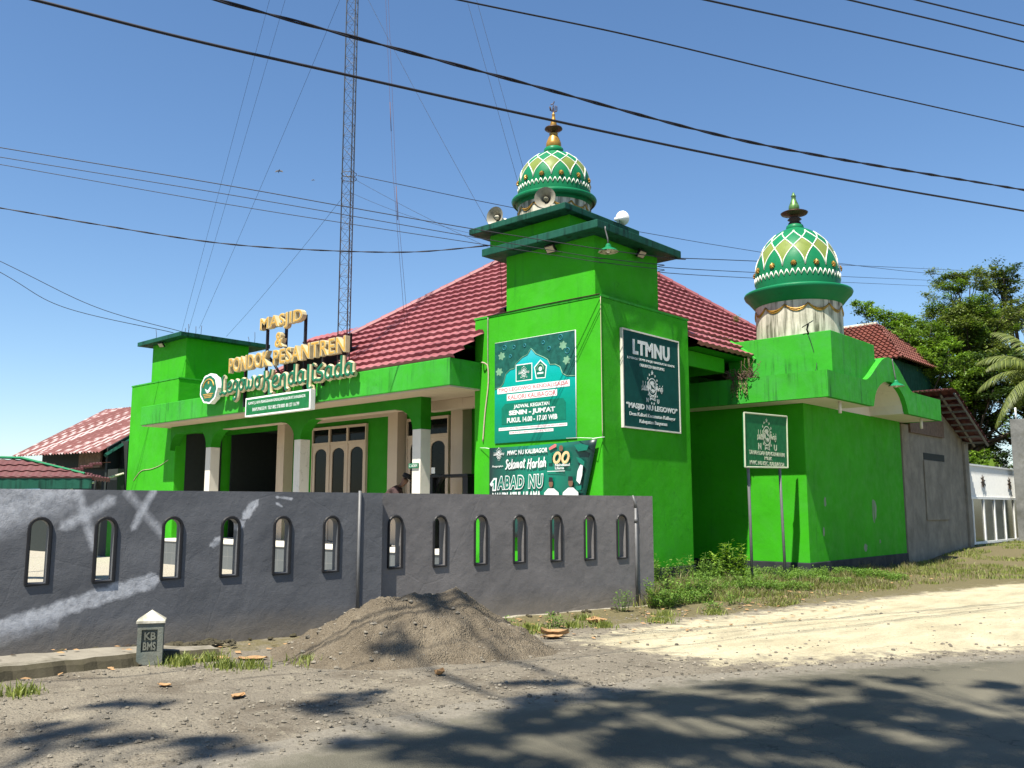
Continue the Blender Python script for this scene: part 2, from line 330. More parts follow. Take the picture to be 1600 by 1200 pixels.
M['grass_dry'] = leaf_mat('dry_grass_stalk', (.22, .18, .07), (.42, .36, .18))
M['palm'] = leaf_mat('palm_leaflet', (.06, .09, .02), (.20, .24, .06))
M['root'] = flat('dry_roots', (.20, .13, .09), .9, var=.3)

def tone(m, k):
    n = m.node_tree; b = n.nodes['Principled BSDF']; L = b.inputs['Base Color'].links
    if not L: return
    src = L[0].from_socket; n.links.new(mixc(n, 1.0, src, (k, k, k), 'MULTIPLY'), b.inputs['Base Color'])
    for t in n.nodes:
        if t.bl_idname == 'ShaderNodeBsdfTranslucent' and t.inputs[0].links:
            n.links.new(mixc(n, 1.0, t.inputs[0].links[0].from_socket, (k, k, k), 'MULTIPLY'), t.inputs[0])
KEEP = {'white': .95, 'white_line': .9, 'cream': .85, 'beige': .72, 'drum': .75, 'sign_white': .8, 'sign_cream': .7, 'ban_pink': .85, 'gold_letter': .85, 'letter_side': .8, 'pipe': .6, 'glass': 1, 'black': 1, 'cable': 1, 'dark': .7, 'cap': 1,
        'gold': .8, 'kerb': .6, 'dryleaf': .6, 'ban_red': .8, 'ban_orange': .8, 'green': .56, 'green_parapet': .56, 'tile': .62, 'rust': .62, 'grass': .75, 'weed': .8, 'leaf_mid': .8, 'leaf_bright': .8, 'leaf_olive': .8, 'leaf_dark': .8, 'palm': .85, 'dome_lime': .75, 'dome_green': .75, 'steel': .8, 'horn_grey': .8}
KEEP.update(pipe=.27, sign_green=.95, sign_teal=.8, ban_dark=.8, ban_mid=.8, ban_base=.85, ban_letter=.8, ban_leaf=.75, ban_ring=.7, ban2=.8, dome_lime=.5, dome_green=.62, letter_green=.8, grass=1.0, weed=1.15, leaf_mid=1.2, leaf_olive=1.3, leaf_bright=.95, leaf_dark=1.0, palm=.85, stone=.62, grey=1.0, ground=.88, road=.88, sand=.85, tile=.76, shed_wall=.8, pillar=.8)
for k_, m_ in M.items(): tone(m_, KEEP.get(k_, .52))

# ------------------------------------------------------------------ mesh building
def setp(o, label=None, cat=None, group=None, kind=None):
    if label: o['label'] = label
    if cat: o['category'] = cat
    if group: o['group'] = group
    if kind: o['kind'] = kind
    return o
class MB:
    def __init__(s): s.v = []; s.f = []; s.m = []; s.smooth = []; s.marks = []; s.lock = False
    def mark(s):
        if not s.lock and (not s.marks or s.marks[-1][0] != len(s.v)): s.marks.append((len(s.v), len(s.f)))
    def add(s, vs, fs, mi=0, sm=False):
        o = len(s.v); s.v += [tuple(p) for p in vs]; s.f += [tuple(i+o for i in f) for f in fs]; s.m += [mi]*len(fs); s.smooth += [sm]*len(fs); return s
    def box(s, x0, x1, y0, y1, z0, z1, mi=0, bev=0.0):
        if bev <= 0:
            return s.add([(x0, y0, z0), (x1, y0, z0), (x1, y1, z0), (x0, y1, z0), (x0, y0, z1), (x1, y0, z1), (x1, y1, z1), (x0, y1, z1)],
                         [(0, 3, 2, 1), (4, 5, 6, 7), (0, 1, 5, 4), (1, 2, 6, 5), (2, 3, 7, 6), (3, 0, 4, 7)], mi)
        bm = bmesh.new(); bmesh.ops.create_cube(bm, size=1)
        for v in bm.verts: v.co = Vector(((x0+x1)/2+v.co.x*(x1-x0), (y0+y1)/2+v.co.y*(y1-y0), (z0+z1)/2+v.co.z*(z1-z0)))
        bmesh.ops.bevel(bm, geom=list(bm.edges), offset=bev, segments=2, affect='EDGES', profile=.6)
        bm.verts.index_update(); s.add([v.co[:] for v in bm.verts], [[v.index for v in f.verts] for f in bm.faces], mi); bm.free(); return s
    def prism(s, pts, off, mi=0, sm=False):
        """pts: list of 3-D points (planar loop), extruded by off"""
        n = len(pts); off = Vector(off); a = [Vector(p) for p in pts]; b = [p+off for p in a]
        fs = [tuple(range(n))[::-1], tuple(range(n, 2*n))] + [(i, (i+1) % n, n+(i+1) % n, n+i) for i in range(n)]
        return s.add([p[:] for p in a+b], fs, mi, sm)
    def tube(s, pts, r, n=8, mi=0, cap=True, sm=True, ref=None, flatten=1.0):
        """sweep; r scalar or list; flatten squashes along ref direction"""
        P = [Vector(p) for p in pts]; k = len(P); rr = r if isinstance(r, (list, tuple)) else [r]*k
        vs = []; prev = None
        for i in range(k):
            t = (P[min(i+1, k-1)]-P[max(i-1, 0)])
            if t.length < 1e-9: t = Vector((0, 0, 1))
            t.normalize()
            if ref is not None: u = Vector(ref)
            else:
                u = prev if prev is not None else (Vector((0, 0, 1)) if abs(t.z) < .9 else Vector((1, 0, 0)))
            u = (u-t*u.dot(t)); u.normalize(); w = t.cross(u); prev = u
            for j in range(n):
                a = 2*math.pi*j/n; vs.append((P[i]+u*math.cos(a)*rr[i]*flatten+w*math.sin(a)*rr[i])[:])
        fs = [(i*n+j, i*n+(j+1) % n, (i+1)*n+(j+1) % n, (i+1)*n+j) for i in range(k-1) for j in range(n)]
        if cap: fs += [tuple(range(n))[::-1], tuple(range((k-1)*n, k*n))]
        return s.add(vs, fs, mi, sm)
    def lathe(s, prof, cx, cy, n=48, mi=0, sm=True, axis=None, fn=None):
        vs = []; k = len(prof)
        for (r, z) in prof:
            for j in range(n):
                a = 2*math.pi*j/n
                if axis is None: vs.append((cx+r*math.cos(a), cy+r*math.sin(a), z))
                else:
                    O, A, B, Cc = axis; vs.append((O+A*r*math.cos(a)+B*r*math.sin(a)+Cc*z)[:])
        fs = []; ms = []
        for i in range(k-1):
            for j in range(n):
                fs.append((i*n+j, i*n+(j+1) % n, (i+1)*n+(j+1) % n, (i+1)*n+j)); ms.append(fn(i, j) if fn else mi)
        o = len(s.v); s.v += vs; s.f += [tuple(q+o for q in f) for f in fs]; s.m += ms; s.smooth += [sm]*len(fs)
        return s
    def build(s, name, mats, parent=None, org=None, world=True):
        me = bpy.data.meshes.new(name)
        off = Vector(parent.location) if parent is not None and world else Vector(org if org else (0, 0, 0))
        if parent is not None and world and parent.parent is not None: off = off+Vector(parent.parent.location)
        me.from_pydata([(x-off.x, y-off.y, z-off.z) for x, y, z in s.v], [], s.f)
        for m in (mats if isinstance(mats, list) else [mats]): me.materials.append(m)
        me.polygons.foreach_set('material_index', s.m); me.polygons.foreach_set('use_smooth', s.smooth); me.update()
        o = bpy.data.objects.new(name, me); COL.objects.link(o)
        if parent is not None: o.parent = parent
        elif org: o.location = org
        return o
def empty(name, loc, label, cat, group=None):
    o = bpy.data.objects.new(name, None); o.empty_display_size = .2; o.location = loc; COL.objects.link(o)
    return setp(o, label, cat, group)
def copy_tree(o, parent=None):
    c = o.copy(); COL.objects.link(c); c.parent = parent
    for ch in list(o.children): copy_tree(ch, c)
    return c
def smoothline(P, seg=6):
    P = [Vector(p) for p in P]; out = []
    for i in range(len(P)-1):
        a = P[max(i-1, 0)]; b = P[i]; c = P[i+1]; d = P[min(i+2, len(P)-1)]
        for k in range(seg):
            t = k/seg
            out.append(.5*((2*b)+(c-a)*t+(2*a-5*b+4*c-d)*t*t+(3*b-a-3*c+d)*t**3))
    out.append(P[-1]); return out
class Fr:
    """flat working plane: origin, right, up, outward normal"""
    def __init__(s, O, u, v, n): s.O = Vector(O); s.u = Vector(u); s.v = Vector(v); s.n = Vector(n)
    def p(s, a, b, d=0): return s.O+s.u*a+s.v*b+s.n*d
_fc = {}
def text_mesh(txt, extr=.02, off=0.0, shear=0.0, sp=1.0, res=3):
    key = (txt, extr, off, shear, sp, res)
    if key in _fc: return _fc[key]
    c = bpy.data.curves.new('lettering', 'FONT'); c.body = txt; c.extrude = extr; c.offset = off; c.shear = shear; c.space_character = sp; c.resolution_u = res
    o = bpy.data.objects.new('lettering_tmp', c); COL.objects.link(o)
    dg = bpy.context.evaluated_depsgraph_get(); me = bpy.data.meshes.new_from_object(o.evaluated_get(dg))
    vs = [v.co.copy() for v in me.vertices]; fs = [tuple(p.vertices) for p in me.polygons]
    bpy.data.objects.remove(o); bpy.data.curves.remove(c); bpy.data.meshes.remove(me)
    _fc[key] = (vs, fs); return _fc[key]
def put(mb, fr, txt, u0, u1, v0, v1, d0=0.0, d1=.004, mi=0, bold=0.0, shear=0.0, sp=1.0, rise=0.0, res=3):
    """fit text into the box [u0,u1]x[v0,v1]; depth d0..d1"""
    mb.mark(); vs, fs = text_mesh(txt, .05, bold, shear, sp, res); v0_ = text_mesh(txt, .05, 0.0, shear, sp, res)[0]
    xs = [v.x for v in v0_]; ys = [v.y for v in v0_]; a, b = min(xs), max(xs); c, d = min(ys), max(ys)
    pts = []
    for v in vs:
        uu = u0+(v.x-a)/(b-a)*(u1-u0); vv = v0+(v.y-c)/(d-c)*(v1-v0)+rise*(uu-u0)
        pts.append(fr.p(uu, vv, d1 if v.z > 0 else d0)[:])
    mb.add(pts, fs, mi)
def poly(mb, fr, pts, d0, d1, mi=0):
    mb.mark(); q = [fr.p(a, b, d0)[:] for a, b in pts]; mb.prism(q, fr.n*(d1-d0), mi)
def rectp(a0, a1, b0, b1): return [(a0, b0), (a1, b0), (a1, b1), (a0, b1)]
def circ(cx, cy, r, n=20, ry=None): return [(cx+r*math.cos(2*math.pi*i/n), cy+(ry or r)*math.sin(2*math.pi*i/n)) for i in range(n)]
def star(cx, cy, r, k=5, inner=.42):
    return [(cx+(r if i % 2 == 0 else r*inner)*math.sin(math.pi*i/k), cy+(r if i % 2 == 0 else r*inner)*math.cos(math.pi*i/k)) for i in range(2*k)]
def emblem(mb, fr, cx, cy, s, d, mi=0, letters=True):
    """globe in a ring of rope with ribbon script, nine stars and the letters N U; s = overall half width"""
    t = .0035; mb.mark(); was = mb.lock; mb.lock = True
    # ring
    def line(pts, w, dd=0, closed=False, smf=True):
        P = [fr.p(cx+a*s, cy+b*s, d+dd) for a, b in pts]
        if smf and len(P) > 2: P = smoothline(P, 5)
        mb.tube([p[:] for p in P], w*s, 6, mi, ref=fr.n[:], flatten=.12 if w*s > .01 else .3, sm=False)
    ring = [(.40*math.cos(a), .45*math.sin(a)) for a in [2*math.pi*i/28 for i in range(29)]]
    line(ring, .028, smf=False)
    line([(-.34, -.22), (-.30, -.42), (-.22, -.56), (-.24, -.72)], .022); line([(.34, -.22), (.30, -.42), (.22, -.56), (.24, -.72)], .022)
    line([(-.24, -.52), (0, -.47), (.24, -.52)], .022); line([(-.26, -.68), (-.1, -.62), (.1, -.66), (.26, -.68)], .03); line([(-.2, -.6), (0, -.56), (.2, -.6)], .016)
    # globe: continents
    lands = [[(-.1, .28), (.05, .3), (.16, .22), (.1, .12), (.2, .05), (.12, -.04), (.02, .02), (-.06, .1), (-.16, .1), (-.2, .2)],
             [(-.24, .12), (-.14, .04), (-.12, -.1), (-.2, -.18), (-.26, -.06)], [(.0, -.1), (.14, -.12), (.2, -.22), (.08, -.3), (-.06, -.26), (-.08, -.16)], [(.22, .02), (.28, .04), (.27, -.12), (.2, -.08)]]
    for L in lands: poly(mb, fr, [(cx+a*s, cy+b*s) for a, b in L], d, d+t, mi)
    line([(.29*math.cos(a), .32*math.sin(a)) for a in [2*math.pi*i/24 for i in range(25)]], .012, smf=False)
    line([(-.55, -.02), (-.3, -.1), (0, -.2), (.3, -.12), (.55, 0)], .03, .001)
    for x, y, r in [(0, .75, .13), (-.26, .62, .07), (.26, .60, .07), (-.42, .42, .07), (.44, .38, .07), (-.4, -.42, .065), (.42, -.46, .065), (-.1, -.86, .07), (.13, -.86, .07)]:
        poly(mb, fr, [(cx+a, cy+b) for a, b in star(x*s, y*s, r*s)], d, d+t, mi)
    # ribbon script, right and left of the globe
    for txt, a0, a1, b0, b1 in [("\uFE94\uFEC0\uFEEC\uFEE7", .38, .98, -.28, .22), ("\uFE80\uFE8E\uFEE4\uFEE0\uFECC\uFEDF\uFE8D", -1.0, -.36, -.26, .24)]:
        try: put(mb, fr, txt, cx+a0*s, cx+a1*s, cy+b0*s, cy+b1*s, d, d+t, mi, bold=.012)
        except Exception: pass
    if letters:
        put(mb, fr, 'N', cx-.58*s, cx-.40*s, cy-.82*s, cy-.60*s, d, d+t, mi, bold=.01); put(mb, fr, 'U', cx+.42*s, cx+.60*s, cy-.82*s, cy-.60*s, d, d+t, mi, bold=.01)
    mb.lock = was

exec_parts = []
# ================================================================== TERRAIN
def sstep(a, b, x):
    t = max(0, min(1, (x-a)/(b-a))); return t*t*(3-2*t)
EDGE = [(-30, 4.9), (-20, 4.8), (-14, 4.65), (-10.85, 4.58), (-10.1, 4.5), (-8.36, 4.6), (-6.36, 5.1), (-4.26, 6.1), (-2.3, 7.4), (0.5, 9.6), (4, 12.8), (9, 18), (16, 26), (30, 45)]
def edge_x(y):
    for (a, b), (c, d) in zip(EDGE, EDGE[1:]):
        if a <= y <= c: return b+(d-b)*(y-a)/(c-a)
    return EDGE[0][1] if y < EDGE[0][0] else EDGE[-1][1]
def wall_x(y): return -.344+(y+10.12)*.2084
def gz(x, y):
    h = .33*sstep(11.5, 19, y)+.25*sstep(19, 40, y)
    if x < edge_x(y):
        w = sstep(0, .6, edge_x(y)-x)
        h += w*(.018*noise.noise(Vector((x*1.3, y*1.3, 0)))+.010*noise.noise(Vector((x*4, y*4, 3))))
        h += w*.05*sstep(2.6, 1.2, x-1.3)*sstep(-1, 1.5, y)        # soft bank of soil along the side block
    return h
POLYP = [(2.9, -5.0), (2.9, -3.6), (2.95, -1.8), (3.3, -.6), (3.55, 1.5), (3.9, 3.7), (4.2, 6.5), (4.9, 11), (5.6, 18), (30, 30), (12, 3), (7.3, -2.3), (6.2, -4.2), (5.4, -5.3), (4.4, -5.2)]
def sdf(P, x, y):
    ins = False; d = 1e9; n = len(P)
    for i in range(n):
        ax, ay = P[i]; bx, by = P[(i+1) % n]
        if (ay > y) != (by > y) and x < (bx-ax)*(y-ay)/(by-ay)+ax: ins = not ins
        t = max(0, min(1, ((x-ax)*(bx-ax)+(y-ay)*(by-ay))/((bx-ax)**2+(by-ay)**2+1e-9)))
        d = min(d, math.hypot(x-ax-t*(bx-ax), y-ay-t*(by-ay)))
    return d if ins else -d
def grid(xs, ys, zf, mf, name, mat, keep=None):
    idx = {}; vs = []; ms = []
    for j, y in enumerate(ys):
        for i, x in enumerate(xs):
            idx[i, j] = len(vs); vs.append((x, y, zf(x, y))); ms.append(mf(x, y))
    fs = [(idx[i, j], idx[i+1, j], idx[i+1, j+1], idx[i, j+1]) for j in range(len(ys)-1) for i in range(len(xs)-1)]
    me = bpy.data.meshes.new(name); me.from_pydata(vs, [], fs); me.materials.append(mat)
    a = me.attributes.new('mask', 'FLOAT_COLOR', 'POINT'); a.data.foreach_set('color', [q for m in ms for q in (*m, 1)])
    me.polygons.foreach_set('use_smooth', [True]*len(fs)); me.update()
    o = bpy.data.objects.new(name, me); COL.objects.link(o); return o
def fr_(a, b, s): n = int(round((b-a)/s)); return [a+(b-a)*i/n for i in range(n+1)]
def gmask(x, y):
    inside = x < wall_x(y)-.05 and y < 1.6 and x > -30 and y > -16
    pale = .0; soil = 0.
    if -14 < y < 30 and x > 0:
        pale = max(0, min(1, .42+sdf(POLYP, x, y)*.42)) if x < 30 else 0
        s1 = sstep(3.6, 2.7, x-.12*max(0, y-3))*sstep(-2.2, -.8, y)      # grassy soil by the block
        s2 = sstep(2.0, 1.3, x-wall_x(y))*.62
        s3 = sstep(10, 13, y)*.75
        soil = max(s1, s2*sstep(-6, -4, y) + .55*sstep(1.1, .7, x-wall_x(y)), s3)
        pale *= (1-.6*sstep(10, 16, y))
    if y > 30 or y < -30 or abs(x) > 40: soil = 1
    return (pale, min(1, soil), 1. if inside else 0.)
gx = [-1500, -500, -200, -90, -50]+fr_(-32, -2, 1.5)+fr_(-1.9, 13, .13)+[14, 16, 19, 24, 32, 45, 70, 140, 400, 1500]
gy = [-1500, -500, -150, -60, -35, -24, -19, -16.5]+fr_(-15.5, 10, .13)+fr_(10.3, 26, .35)+[28, 32, 38, 46, 60, 90, 160, 400, 1500]
setp(grid(gx, gy, gz, gmask, 'ground', M['ground']), kind='structure')
# road: a sheet on the ground with a ragged, dusty edge
def build_road():
    vs = []; ms = []; fs = []; ys = fr_(-22, 14, .15); ks = [0, .1, .2, .35, .55, .8, 1.2, 1.8, 2.6, 4, 7, 11]
    for j, y in enumerate(ys):
        rag = .10*noise.noise(Vector((y*2.2, 1.3, 0)))+.05*noise.noise(Vector((y*7, 5.3, 0)))
        for i, k in enumerate(ks):
            x = edge_x(y)+rag*(1-min(1, k))+k
            vs.append((x, y-.0*k, max(gz(edge_x(y)-.01, y), gz(x, y))+.006+.02*sstep(0, 1.2, k)-(.012 if i == 0 else 0))); ms.append((max(0, 1-k/1.3), 0, 0))
    n = len(ks)
    for j in range(len(ys)-1):
        for i in range(n-1): fs.append((j*n+i, j*n+i+1, (j+1)*n+i+1, (j+1)*n+i))
    me = bpy.data.meshes.new('road'); me.from_pydata(vs, [], fs); me.materials.append(M['road'])
    a = me.attributes.new('mask', 'FLOAT_COLOR', 'POINT'); a.data.foreach_set('color', [q for m in ms for q in (*m, 1)])
    me.polygons.foreach_set('use_smooth', [True]*len(fs)); me.update()
    o = bpy.data.objects.new('road', me); COL.objects.link(o); return setp(o, kind='structure')
build_road()
# distant hill ridge on the left
hb = MB(); hn = 60; pts = []
for i in range(hn):
    a = R_(95+80*i/(hn-1)); r = 1200
    x = 10+r*math.cos(a); y = -14+r*math.sin(a); h = 40+36*noise.noise(Vector((i*.16, 2, 0)))+10*noise.noise(Vector((i*.6, 7, 0)))
    h *= sstep(0, .2, i/hn)*(.9+.4*i/hn); pts.append((x, y, max(3, h)))
vs = [(x, y, -3) for x, y, h in pts]+[(10+(x-10)*1.15, -14+(y+14)*1.15, h) for x, y, h in pts]+[(10+(x-10)*1.5, -14+(y+14)*1.5, -3) for x, y, h in pts]
hb.add(vs, [(k*hn+i, k*hn+i+1, (k+1)*hn+i+1, (k+1)*hn+i) for k in range(2) for i in range(hn-1)], 0, True)
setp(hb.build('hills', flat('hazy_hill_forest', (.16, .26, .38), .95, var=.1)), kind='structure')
# broken concrete kerb strip by the wall
def kerb():
    mb = MB(); P = []; n = 110
    for i in range(n+1):
        y = -16+(-8.3+16)*i/n; wx = wall_x(y)
        out = wx+1.12+.07*noise.noise(Vector((y*2.1, 0, 0)))+.06*noise.noise(Vector((y*6, 0, 7)))-.25*sstep(-9.6, -8.3, y)+.16*sstep(-9.6, -10.8, y)
        inn = wx+.45+.10*noise.noise(Vector((y*3, 4, 0)))+.1*sstep(-9.6, -8.3, y); h = .13+.02*noise.noise(Vector((y*3, 8, 0)))-.06*sstep(-9.3, -8.3, y)
        P.append([(inn-.05, y, -.03), (inn, y, h*.8), (inn+.1, y, h+.01), ((inn+out)/2, y, h+.008*noise.noise(Vector((y*9, 3, 1)))), (out-.06, y, h-.01), (out-.01, y, h-.05+.02*noise.noise(Vector((y*8, 0, 2)))), (out+.04+.04*noise.noise(Vector((y*6, 0, 9))), y, -.03)])
    k = len(P[0]); vs = [p for r in P for p in r]
    mb.add(vs, [(j*k+i, j*k+i+1, (j+1)*k+i+1, (j+1)*k+i) for j in range(n) for i in range(k-1)]+[tuple(range(k))[::-1], tuple(range(n*k, n*k+k))], 0, False)
    mb.m = [1 if (q < n*(k-1) and q % (k-1) >= 4) else 0 for q in range(len(mb.f))]
    setp(mb.build('kerb_strip', [M['kerb'], M['moss']]), kind='structure')
kerb()

# ================================================================== GREY PERIMETER WALL
WN = Vector((.204, .979, 0)).normalized(); WO = Vector((-.344, -10.12, 0)); WT = Vector((WN.y, -WN.x, 0))   # WT: outward, to the road
def wp(t, z, d=0): return (WO+WN*t+WT*d+Vector((0, 0, z)))[:]
SLOTS = [-5.75, -5.07, -4.39, -3.71, -3.02, -2.34, -1.66, -.98, -.36, .29, .96, 1.69, 2.38, 3.04, 3.71, 4.725, 5.445, 6.145, 6.85, 7.57, 8.255, 8.955]
def slot_loop(t, hw, z0, z1, n=10):
    return [(t-hw, z0), (t+hw, z0)]+[(t+hw*math.cos(math.pi*i/n), z1-hw+hw*math.sin(math.pi*i/n)) for i in range(n+1)]
gw = empty('perimeter_wall', WO[:], 'dark grey plastered roadside wall with a row of narrow arched openings, white smears at its left', 'wall')
def wall_part(t0, t1, d0, d1, slots, name, label=None):
    """front/back faces built as strips around each opening, joined by reveals"""
    mb = MB(); H = 1.805
    cuts = [t0]; 
    for s in slots: cuts += [s-.19, s+.19]
    cuts.append(t1)
    for d, flip in ((d1, 0), (d0, 1)):
        def quad(a, b, za, zb):
            q = [wp(a, za, d), wp(b, za, d), wp(b, zb, d), wp(a, zb, d)]; mb.add(q if not flip else q[::-1], [(0, 1, 2, 3)])
        for i in range(0, len(cuts), 2): quad(cuts[i], cuts[i+1], -.3, H)
        for s in slots:
            L = slot_loop(s, .085, .80, 1.47); n = len(L)
            mb.add([wp(s-.19, -.3, d), wp(s+.19, -.3, d), wp(s+.19, .80, d), wp(s+.085, .80, d), wp(s-.085, .80, d), wp(s-.19, .80, d)], [(0, 1, 2, 3, 4, 5) if not flip else (5, 4, 3, 2, 1, 0)])
            arc = L[2:]; mid = len(arc)//2
            R = [wp(s+.19, .80, d), wp(s+.19, H, d), wp(s, H, d)]+[wp(*arc[i], d) for i in range(mid, -1, -1)]+[wp(s+.085, .80, d)]
            Lf = [wp(s-.19, .80, d), wp(s-.085, .80, d)]+[wp(*arc[i], d) for i in range(len(arc)-1, mid-1, -1)]+[wp(s, H, d), wp(s-.19, H, d)]
            for q in (R, Lf): mb.add(q, [tuple(range(len(q))) if not flip else tuple(range(len(q)))[::-1]])
            if not flip:
                mb.add([wp(*p, d1) for p in L]+[wp(*p, d0) for p in L], [(i, (i+1) % n, n+(i+1) % n, n+i) for i in range(n)])
    mb.add([wp(t0, -.3, d1), wp(t0, H, d1), wp(t0, H, d0), wp(t0, -.3, d0)], [(0, 1, 2, 3)]); mb.add([wp(t1, -.3, d1), wp(t1, H, d1), wp(t1, H, d0), wp(t1, -.3, d0)], [(3, 2, 1, 0)])
    mb.add([wp(t0, H, d0), wp(t0, H, d1), wp(t1, H, d1), wp(t1, H, d0)], [(0, 1, 2, 3)])
    o = mb.build(name, M['grey'], gw); return o
wall_part(-7, 4.45, -.14, 0.0, [s for s in SLOTS if s < 4.4], 'wall_section')
wall_part(4.45, 9.68, -.29, -.13, [s for s in SLOTS if s > 4.4], 'wall_section')
for s in SLOTS:
    d = 0 if s < 4.4 else -.13; mb = MB(); L = slot_loop(s, .105, .785, 1.49)
    P = [wp(*p, d+.005) for p in L]; P.append(P[0])
    mb.tube(P, .019, 6, sm=False, cap=False)
    mb.build('opening_trim', M['black'], gw)
mb = MB(); mb.box(0, .05, 0, .02, 0, 1.83)
for t, d in ((4.10, .012), (9.27, -.118)):
    mb = MB(); mb.tube([wp(t, .05 if t < 5 else -.02, d), wp(t, 1.60 if t > 5 else 1.83, d)], .024 if t > 5 else .02, 8); 
    if t > 5: mb.tube([wp(t, 1.58, d), wp(t-.01, 1.7, d), wp(t-.04, 1.81, d-.03)], .022, 8); mb.tube([wp(t, 1.36, d), wp(t, 1.44, d)], .03, 8)
    mb.build('drain_pipe', M['pipe'], gw)

# ================================================================== MOSQUE
mq = empty('mosque', (0, 0, 0), 'bright green mosque with two green domes and a red tiled pyramid roof', 'mosque')
def part(name, mat, fn, parent=None):
    mb = MB(); fn(mb)
    if len(mb.marks) > 1:        # every line of writing, printed shape ... is a part of its own
        out = None
        if mb.marks[0][0] > 0: mb.marks.insert(0, (0, 0))
        E_ = mb.marks[1:]+[(len(mb.v), len(mb.f))]
        for (a, b), (c, d) in zip(mb.marks, E_):
            q = MB(); q.v = mb.v[a:c]; q.f = [tuple(i-a for i in f) for f in mb.f[b:d]]; q.m = mb.m[b:d]; q.smooth = mb.smooth[b:d]
            out = q.build(name, mat, parent or mq)
        return out
    return mb.build(name, mat, parent or mq)
def bx(*a, bev=.012): return lambda mb: mb.box(*a, bev=bev)
# right-hand corner tower
tw = part('corner_tower', M['green'], bx(-3.4, 0, 0, 3.19, .40, 5.66, bev=.03))
part('plinth', M['plinth'], bx(-3.4, .03, -.03, 3.2, -.2, .41), tw)
part('parapet_lip', M['green_parapet'], lambda mb: (mb.box(-3.41, .012, -.012, .10, 5.655, 5.70), mb.box(-.10, .012, .10, 3.2, 5.655, 5.70)), tw)
tu = part('upper_tower', M['green'], lambda mb: (mb.box(-2.56, -.2, .1, 2.34, 5.6, 6.95, bev=.02)))
part('roof_slab', M['teal_slab'], bx(-2.93, .16, -.28, 2.72, 6.94, 7.10, bev=.015))
part('upper_tower', M['green'], bx(-3.0, -.78, .05, 2.1, 7.09, 7.49))
part('roof_slab', M['teal_slab'], bx(-3.29, -.60, -.31, 2.27, 7.48, 7.61, bev=.015))
# left tower (mirrored)
lt = part('corner_tower', M['green'], lambda mb: (mb.box(-19.72, -16.5, 0, 3.2, -.2, 5.66, bev=.03)))
part('parapet_lip', M['green_parapet'], lambda mb: (mb.box(-19.73, -16.488, -.012, .10, 5.655, 5.70), mb.box(-16.6, -16.488, .10, 3.2, 5.655, 5.70)), lt)
part('upper_tower', M['green'], bx(-19.6, -17.27, .6, 2.9, 5.6, 7.15, bev=.02))
part('roof_slab', M['teal_slab'], bx(-20.1, -17.05, .28, 3.6, 7.14, 7.28, bev=.012))
random.seed(1)
for x, y in [(-17.6, .7), (-17.55, .8), (-17.45, 1.0), (-17.38, 1.15), (-17.3, 2.9), (-17.25, 3.1), (-19.2, .5)]:
    h = random.uniform(.18, .42); tx = x+random.uniform(-.05, .05); part('reinforcing_rod', M['rebar'], lambda mb: mb.tube([(x, y, 7.2), (x+.01, y, 7.3+h*.5), (tx, y, 7.3+h)], .008, 5))
# porch canopy
cn = part('porch_canopy', M['green_parapet'], bx(-17.0, -3.215, -.92, 1.59, 4.13, 4.71, bev=.02))
part('soffit', M['beige'], lambda mb: mb.box(-16.96, -3.23, -.885, 1.58, 4.10, 4.132), cn)
part('canopy_back', M['green_parapet'], lambda mb: mb.box(-16.5, -3.4, 1.0, 1.65, 4.70, 4.95), cn)
# columns and the arched beam
XC = [(-14.36, -14.08), (-9.86, -9.58), (-5.22, -4.94)]
for a, b in XC: part('column', M['cream'], bx(a, b, -.15, .15, .69, 3.37, bev=.01))
def arch_between(mb, xa, xb, y0, y1, zt, zs, r, ztop):
    """solid beam between xa and xb with an opening whose upper corners are rounded"""
    n = 10; A = []
    for i in range(n+1):
        t = math.pi/2*i/n; A.append((xa+r-r*math.cos(t), zs+(zt-zs)*math.sin(t)))
    for i in range(n+1):
        t = math.pi/2*(1-i/n); A.append((xb-r+r*math.cos(t), zs+(zt-zs)*math.sin(t)))
    for (p, q) in zip(A, A[1:]):
        if q[0]-p[0] < 1e-6: continue
        mb.add([(p[0], y0, p[1]), (q[0], y0, q[1]), (q[0], y0, ztop), (p[0], y0, ztop), (p[0], y1, p[1]), (q[0], y1, q[1]), (q[0], y1, ztop), (p[0], y1, ztop)],
               [(0, 1, 2, 3), (5, 4, 7, 6), (4, 5, 1, 0)])
def beam(mb):
    edges = [-16.52]+[v for c in XC for v in c]
    spans = [(-16.52, -14.36), (-14.08, -9.86), (-9.58, -5.22)]
    for xa, xb in spans: arch_between(mb, xa, xb, -.155, .155, 3.87, 3.37, .62 if xb-xa > 3 else .4, 4.101)
    for a, b in XC: mb.box(a, b, -.155, .155, 3.372, 4.101)
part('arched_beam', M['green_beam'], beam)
part('arch_lining', M['beige'], lambda mb: [mb.box(xa+.62, xb-.62, -.14, .14, 3.852, 3.868) for xa, xb in [(-14.08, -9.86), (-9.58, -5.22)]])
part('side_beam', M['beige'], bx(-5.6, -3.42, .62, .86, 3.86, 4.098))
# porch floor and step
part('porch_floor', M['grey_tile'], lambda mb: mb.box(-16.5, -3.4, -.88, 1.58, -.05, .655))
part('floor_edge', M['cream'], lambda mb: mb.box(-16.5, -3.4, -.91, 1.58, .655, .69))
